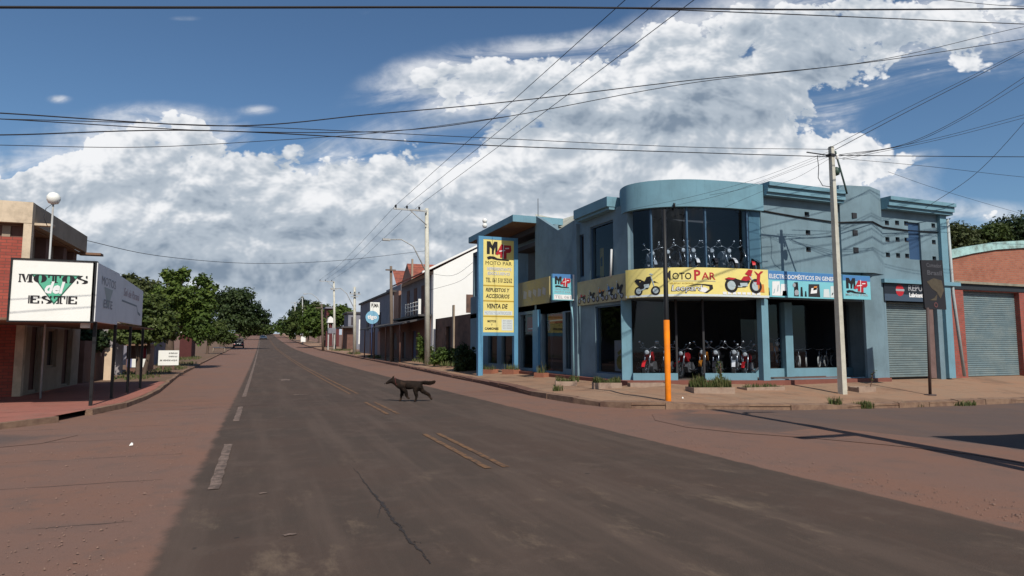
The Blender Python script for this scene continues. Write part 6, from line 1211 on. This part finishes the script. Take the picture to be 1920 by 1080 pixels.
# round phone-shop disc and white box sign
yk_ = 62.0; P = atY(697, 663, yk_); dd = (P.x*math.sin(-YAW)+P.y*math.cos(YAW))/F
ds = thing('disc_sign', 'round light blue sign with white lettering on a blue post', 'sign', (P.x, yk_, P.z)); c = atY(698, 595, yk_); r_ = 12.3*dd
v = MB(); v.prism(disc(c.x, c.z, r_, 28), XZ(yk_), 0, .12); v.build('disc', M('sky_blue_disc', (.20,.42,.57), .5, .2), ds); v = MB(); v.tube([(c.x,yk_+.06,P.z-.3),(c.x,yk_+.06,c.z-r_)], .07, 8); v.build('post', plain('navy_post', (.04,.06,.14), .5), ds)
lettering('tigo', m_wi, ds, XZ(yk_), c.x-r_*.72, c.x+r_*.70, c.z-r_*.42, c.z+r_*.36, .05, d=-.012)
bs = thing('box_sign', 'white illuminated box sign with dark lettering above the round blue disc', 'sign', (P.x+.3, yk_+.6, P.z)); a_, b_ = atY(694, 590, yk_+.6), atY(712, 567, yk_+.6); v = MB(); v.box(a_.x, b_.x, yk_+.6, yk_+.85, a_.z, b_.z); v.build('case', m_sgn, bs)
lettering('PUMA', m_ink, bs, XZ(yk_+.6), a_.x+.1, b_.x-.1, a_.z+(b_.z-a_.z)*.58, b_.z-.12, .03); v = MB(); v.tube([((a_.x+b_.x)/2,yk_+.72,P.z-.3),((a_.x+b_.x)/2,yk_+.72,a_.z)], .06, 6); v.build('post', m_dark, bs)
# ------------------------------------------------------------------ power poles along the street
m_wood = M('weathered_wood', (.17,.13,.10), .9, .5, 4, .3)
def lamp_arm(t, base, tip, mid):
    v = MB(); v.tube([base, mid, ((mid[0]+tip[0])/2, (mid[1]+tip[1])/2, tip[2]+.05), tip], .045, 7); v.build('lamp_arm', m_galv, t)
    v = MB(); v.box(tip[0]-.45, tip[0]+.05, tip[1]-.12, tip[1]+.12, tip[2]-.09, tip[2]+.04); v.build('lamp_head', m_galv, t)
def power_pole(label, Y_, px0, py0, px1, py1, r, mat, arms=(), lamp=None, brace=None):
    a_, b_ = atY(px0, py0, Y_), atY(px1, py1, Y_); t = thing('power_pole', label, 'pole', a_, 'poles along the right pavement')
    v = MB(); v.tube([(a_.x,Y_,a_.z-.4),(b_.x,Y_,b_.z)], [r, r*.62], 10); v.build('shaft', mat, t)
    for x0_, x1_, yy, ins in arms:
        c0, c1 = atY(x0_, yy, Y_-r-.05), atY(x1_, yy, Y_-r-.05); v = MB(); v.box(c0.x, c1.x, Y_-r-.10, Y_-r+.0, c0.z-.05, c0.z+.06); v.build('cross_arm', mat if mat is m_wood else m_galv, t)
        for ix in ins: ii = atY(ix, yy, Y_-r-.05); v = MB(); v.lathe((ii.x,Y_-r-.05,c0.z+.06), [(.03,0),(.08,.05),(.05,.11),(.09,.15),(.02,.22)], 8); v.build('insulator', m_black, t)
    if brace: c0, c1 = atY(brace[0], brace[1], Y_-r-.05), atY(brace[2], brace[3], Y_-r-.05); v = MB(); v.tube([c0, c1], .035, 6); v.build('brace', m_galv, t)
    if lamp:
        c0, cm, c1 = (atY(*lamp[i], Y_) for i in range(3)); lamp_arm(t, tuple(c0), tuple(c1), tuple(cm))
    return t
power_pole('nearest street concrete pole with long cross arm and curved lamp arm', 41.5, 802, 673, 800, 391, .20, m_conc, [(738,801,391,(742,763,786))], ((800,512),(775,462),(730,449)), (768,393,800,422))
power_pole('weathered wooden pole with a short cross beam before the grey shop', 53, 735, 672, 733, 499, .17, m_wood, [(723,742,506,())])
power_pole('pale concrete pole with two short arms and curved lamp beside the white banner', 78, 665, 661, 665, 538, .22, m_conc, [(655,676,551,(657,665,673)),(658,672,556,())], ((665,580),(650,550),(627,541)))
power_pole('concrete pole with wide top arm rising from behind the round tree', 115, 628, 658, 626, 528, .24, m_conc, [(599,627,527,(600,610,622)),(621,634,543,())], None, (614,528,626,540))
power_pole('far leaning pole with lamp arm before the dark trees', 110, 606, 656, 603, 570, .22, m_wood, [(592,604,577,())], ((603,570),(594,558),(574,551)))
power_pole('slim far grey pole against the tall dark tree', 170, 568, 640, 567, 556, .2, m_galv, [(563,570,557,())])
power_pole('slim far grey pole farthest along the right row', 200, 554, 634, 553, 566, .2, m_galv, [(545,562,568,())])
# ------------------------------------------------------------------ vehicles
def car(name, label, loc, rz, body, L=4.4, W=1.75, H=1.5, suv=False):
    t = thing(name, label, 'car', (0, 0, 0)); hw = W/2; b0 = .28
    low = [(-L/2,b0),(L/2,b0),(L/2,b0+.42),(L/2-.9,b0+.62),(-L/2+.1,b0+.66),(-L/2,b0+.45)]
    v = MB(); v.prism(low, XZ0, -hw, hw); cab = [(L/2-1.1,b0+.60),(L/2-1.7,H-.06),(L/2-2.1,H),(-L/2+(.35 if suv else .9),H),(-L/2+.12,b0+.62)]; 
    v.add([(a, -hw*(.96 if b < 1 else .80), b) for a, b in cab]+[(a, hw*(.96 if b < 1 else .80), b) for a, b in cab], [(0,1,2,3,4),(9,8,7,6,5)]+[(i, (i+1) % 5, (i+1) % 5+5, i+5) for i in range(5)]); v.build('body', body, t)
    v = MB(); v.add([(L/2-1.14,-hw*.86,b0+.66),(L/2-1.14,hw*.86,b0+.66),(L/2-1.66,hw*.74,H-.12),(L/2-1.66,-hw*.74,H-.12)], [(0,1,2,3)]); o = v.build('windscreen', m_black if suv else plain('pale_screen', (.30,.31,.33), .3), t); o.location.x += .03
    v = MB(); v.add([(-L/2+.16,-hw*.86,b0+.68),(-L/2+.16,hw*.86,b0+.68),(-L/2+(.34 if suv else .84),hw*.74,H-.12),(-L/2+(.34 if suv else .84),-hw*.74,H-.12)], [(0,1,2,3)]); o = v.build('rear_window', m_black, t); o.location.x -= .03
    for s in (-1, 1):
        v = MB(); v.add([(L/2-1.35,s*(hw*.97),b0+.66),(-L/2+.5,s*(hw*.97),b0+.68),(-L/2+.95,s*(hw*.84),H-.14),(L/2-1.8,s*(hw*.84),H-.14)], [(0,1,2,3)]); v.build('side_window', m_black, t)
        for cx in (-L/2+.8, L/2-.85):
            v = MB(); v.ring((cx,.31), 0, .31, .1, lambda a, b, d: (a, s*(hw-.08)+d, b), 18); v.build('wheel', m_tyre, t)
        v = MB(); v.box(L/2-.02, L/2+.02, s*hw*.62-.17, s*hw*.62+.17, b0+.28, b0+.42); v.build('headlight', m_lens, t)
        v = MB(); v.box(-L/2-.02, -L/2+.02, s*hw*.78-.12, s*hw*.78+.12, b0+.36, b0+.52); v.build('tail_light', m_redi, t)
    v = MB(); v.box(L/2-.01, L/2+.05, -hw*.95, hw*.95, b0-.02, b0+.18); v.box(-L/2-.05, -L/2+.01, -hw*.95, hw*.95, b0-.02, b0+.18); v.build('bumper', m_black, t)
    t.location = loc; t.rotation_euler = (0, 0, rz); return t
car('parked_car', 'black boxy car parked on the left verge under the dark tree', (-4.1, 138, p(138)), R(90), plain('car_black', (.02,.022,.03), .25), 4.6, 1.9, 1.85, True)
car('oncoming_car', 'white car driving towards the viewer far down the road', (.75, 245, p(245)+.02), R(-90), plain('car_white', (.80,.80,.80), .25), 4.4, 2.3, 1.35)
# ------------------------------------------------------------------ wires
m_wire = plain('wire', (.018,.017,.02), .7)
WG = 'overhead wires'
def wire(label, pts, r=.012, ext=0.0):
    """pts: world points; a smooth line through them"""
    P = [Vector(a) for a in pts]; P = [2*P[0]-P[1]]+P+[2*P[-1]-P[-2]]; out = []
    for i in range(1, len(P)-2):
        for k_ in range(8):
            t = k_/8; a, b, c, d = P[i-1:i+3]; out.append(.5*((2*b)+(c-a)*t+(2*a-5*b+4*c-d)*t*t+(3*b-a-3*c+d)*t**3))
    out.append(P[-2]); o = MB().tube(out, r, 6).build('overhead_wire', m_wire); return tag(o, label, 'wire', WG)
def yw(Y, *pp):
    P = [atY(a, b, Y) for a, b in pp]
    if pp[0][0] < -100: P = [P[0]+(P[0]-P[1])*2.5]+P
    if pp[-1][0] > 2000: P = P+[P[-1]+(P[-1]-P[-2])*1.5]
    return P
wire('thick black cable level across the very top of the sky', yw(11, (-250,13),(300,14),(960,13.5),(1280,16),(1600,18),(2150,15)), .020)
wire('thin cable branching below the thick top cable and dipping to the right', yw(11.5, (1150,15),(1280,19),(1560,30),(1920,45),(2150,52)), .012)
wire('short faint wire in the top right corner', yw(12, (1740,-4),(1850,8),(1920,12),(2100,20)), .008)
wire('upper of the pair sweeping from left middle up to the top right', yw(13, (-200,204),(0,212),(430,236),(700,214),(960,190),(1300,150),(1620,118),(1920,73),(2100,45)), .011)
wire('lower of the pair sweeping from left middle up to the right', yw(13.4, (-200,216),(0,223),(420,246),(740,245),(960,217),(1300,155),(1650,112),(1920,50),(2100,20)), .009)
wire('straight wire running slightly downhill from left edge to pole bracket', yw(14.2, (-200,246),(0,253),(400,245),(900,272),(1300,286),(1556,294)), .012)
wire('thin wire just above the straight one ending at the pole bracket', yw(14.4, (-200,222),(0,223),(480,238),(900,258),(1300,276),(1556,280)), .008)
wire('faint lowest wire sagging through the left clouds', yw(15, (-200,268),(0,272),(260,276),(500,264),(740,246),(960,217)), .007)
wire('level wire from the pole bracket to the right edge', yw(CP.y, (1566,291),(1750,293),(1920,294),(2200,294)), .013)
wire('thin wire drooping from pole bracket below the level one', yw(CP.y+.3, (1566,296),(1740,312),(1920,332),(2150,352)), .007)
cpz = lambda py: Vector((CP.x, CP.y-.05, atY(1560, py, CP.y).z))
for lab, pts, r_ in (('thick service wire rising steeply from the pole to the upper right',[(1560,284),(1700,210),(1920,97),(2080,10)], .011),('twin service wire just above the thick one',[(1550,280),(1700,203),(1920,93),(2080,5)], .008),('bundled wire arriving at the pole from right middle',[(1574,290),(1690,272),(1800,222),(1920,145),(2080,40)], .009),('second bundled wire close under the first',[(1574,293),(1700,271),(1800,226),(1920,155),(2080,52)], .008),('lower gently rising wire from pole to right edge',[(1580,296),(1760,258),(1920,215),(2100,165)], .007),('lowest gently rising wire beside its twin',[(1580,299),(1760,262),(1920,221),(2100,172)], .007)):
    n_ = len(pts); wire(lab, [atY(a, b, CP.y-3.2*i/(n_-1)) for i, (a, b) in enumerate(pts)], r_)
for lab, pts in (('upper service wire from the pole down to the curved parapet',[(1558,283),(1420,335),(1300,368),(1180,393)]),('thicker service wire to the iron peg on the curved parapet',[(1558,286),(1440,335),(1350,366),(1266,385)]),('middle faint wire crossing in front of the curved parapet',[(1556,293),(1480,322),(1400,352),(1330,366)]),('lower faint wire crossing the curved parapet edge',[(1556,297),(1500,330),(1450,350),(1360,388)])):
    n_ = len(pts); wire(lab, [atY(a, b, CP.y+(16.7-CP.y)*i/(n_-1)) for i, (a, b) in enumerate(pts)], .0045)
wire('dark sagging wire from the right edge to the shop cornice', [atY(2000, 130, 13.5), atY(1920, 230, 14.5), atY(1830, 325, 15.6), atY(1735, 390, 16.5)], .010)
wire('faint straight wire slanting down past the shop corner at the right', [atY(1665, 322, 19), atY(1760, 355, 20), atY(1920, 402, 21), atY(2060, 440, 21)], .007)
pk = thing('cable_peg', 'small dark iron peg holding wires on the curved parapet', 'peg', atY(1263, 386, 17)); i = min(range(len(ARC)), key=lambda i: abs(ARC[i][0]/ARC[i][1]-ray(1263, 386).x/ray(1263, 386).y)); a_, b_ = ARC[i]; zz = CAM.z+ray(1263, 386).z/ray(1263, 386).y*b_
v = MB(); v.lathe((a_,b_-.06,zz-.02), [(.02,-.07),(.04,-.05),(.03,.05),(.045,.09),(.0,.11)], 8); v.build('spool', m_black, pk); v = MB(); v.tube([(a_,b_-.06,zz),(a_+.02,b_+.05,zz)], .015, 6); v.build('pin', m_black, pk)
# three conductors above the right verge, from the nearest street pole towards and over the viewer
YA = 41.3
for lab, pa, pb in (('left of three conductors running from the street pole over the road',(742,385),(1172,0)),('middle of three conductors running from the street pole over the road',(763,385),(1237,0)),('right of three conductors running from the street pole over the road',(786,385),(1301,0))):
    A = atY(*pa, YA); B = atX(*pb, A.x+.9); 
    wire(lab, [A, A.lerp(B, .5)+Vector((0, 0, -.02)), B, B+(B-A)*.45], .011)
    C_ = atY(pa[0]-640+0, 0, 115); D_ = atY({742:600, 763:610, 786:622}[pa[0]], 525, 114.7); wire(lab.replace('over the road', 'away to the far pole'), [A, A.lerp(D_, .5)+Vector((0, 0, -.5)), D_], .011)
wire('long sagging wire from the brick building across the street to the pole', [atY(145, 447, 28.2), atY(300, 480, 31), atY(480, 494, 36), atY(640, 488, 40), atY(800, 470, 41.5)], .012)
for lab, pts in (('upper service wire before the white gable',[(802,512),(850,516),(893,488),(960,440)]),('lower service wire before the white gable',[(802,545),(860,528),(893,505),(960,470)])):
    wire(lab, [atY(a, b, 41.5-(i*1.5)) for i, (a, b) in enumerate(pts)], .010)
# ------------------------------------------------------------------ what throws the long shadows from beyond the right edge
gp = thing('utility_pole', 'concrete pole beyond the right edge throwing a long shadow over the side street', 'pole', (9.6, 3.6, 0)); v = MB(); v.tube([(9.1,3.9,-.2),(10.25,3.9,9.3)], [.17,.12], 10); v.build('shaft', m_conc, gp); v = MB(); v.tube([(10.1,3.9,8.0),(10.6,3.9,8.6),(11.6,3.9,8.7)], .06, 6); v.build('lamp_arm', m_galv, gp)  # unseen pole, tilted so that its shadow runs at an angle
gp2 = thing('utility_pole', 'shorter pole beyond the right edge with a side arm, leaned to place its shadow', 'pole', (8.2, 2.5, 0)); v = MB(); v.tube([(8.2,2.5,-.2),(9.72,2.5,6.15)], [.12,.09], 10); v.build('shaft', m_conc, gp2); v = MB(); v.box(8.3, 9.78, 2.44, 2.56, 5.98, 6.12); v.build('cross_arm', m_conc, gp2)  # unseen pole, lean and arm shaped to lay the second shadow stripe
cb2 = thing('side_building', 'flat-roofed corner building beyond the right edge whose shadow falls on the side street', 'building', (14, 0, 0)); v = MB(); v.box(11.2, 24, -8, 2.6, -.3, 4.9); v.build('wall', m_tan, cb2); v = MB(); v.box(10.9, 24.3, -8.3, 2.9, 4.903, 5.15); v.build('roof', m_conc, cb2); v = MB(); v.box(11.14, 11.197, -4, -2.6, .2, 2.4); v.build('door', m_brown, cb2)
for o in scn.objects:
    if '_loc' in o: del o['_loc']
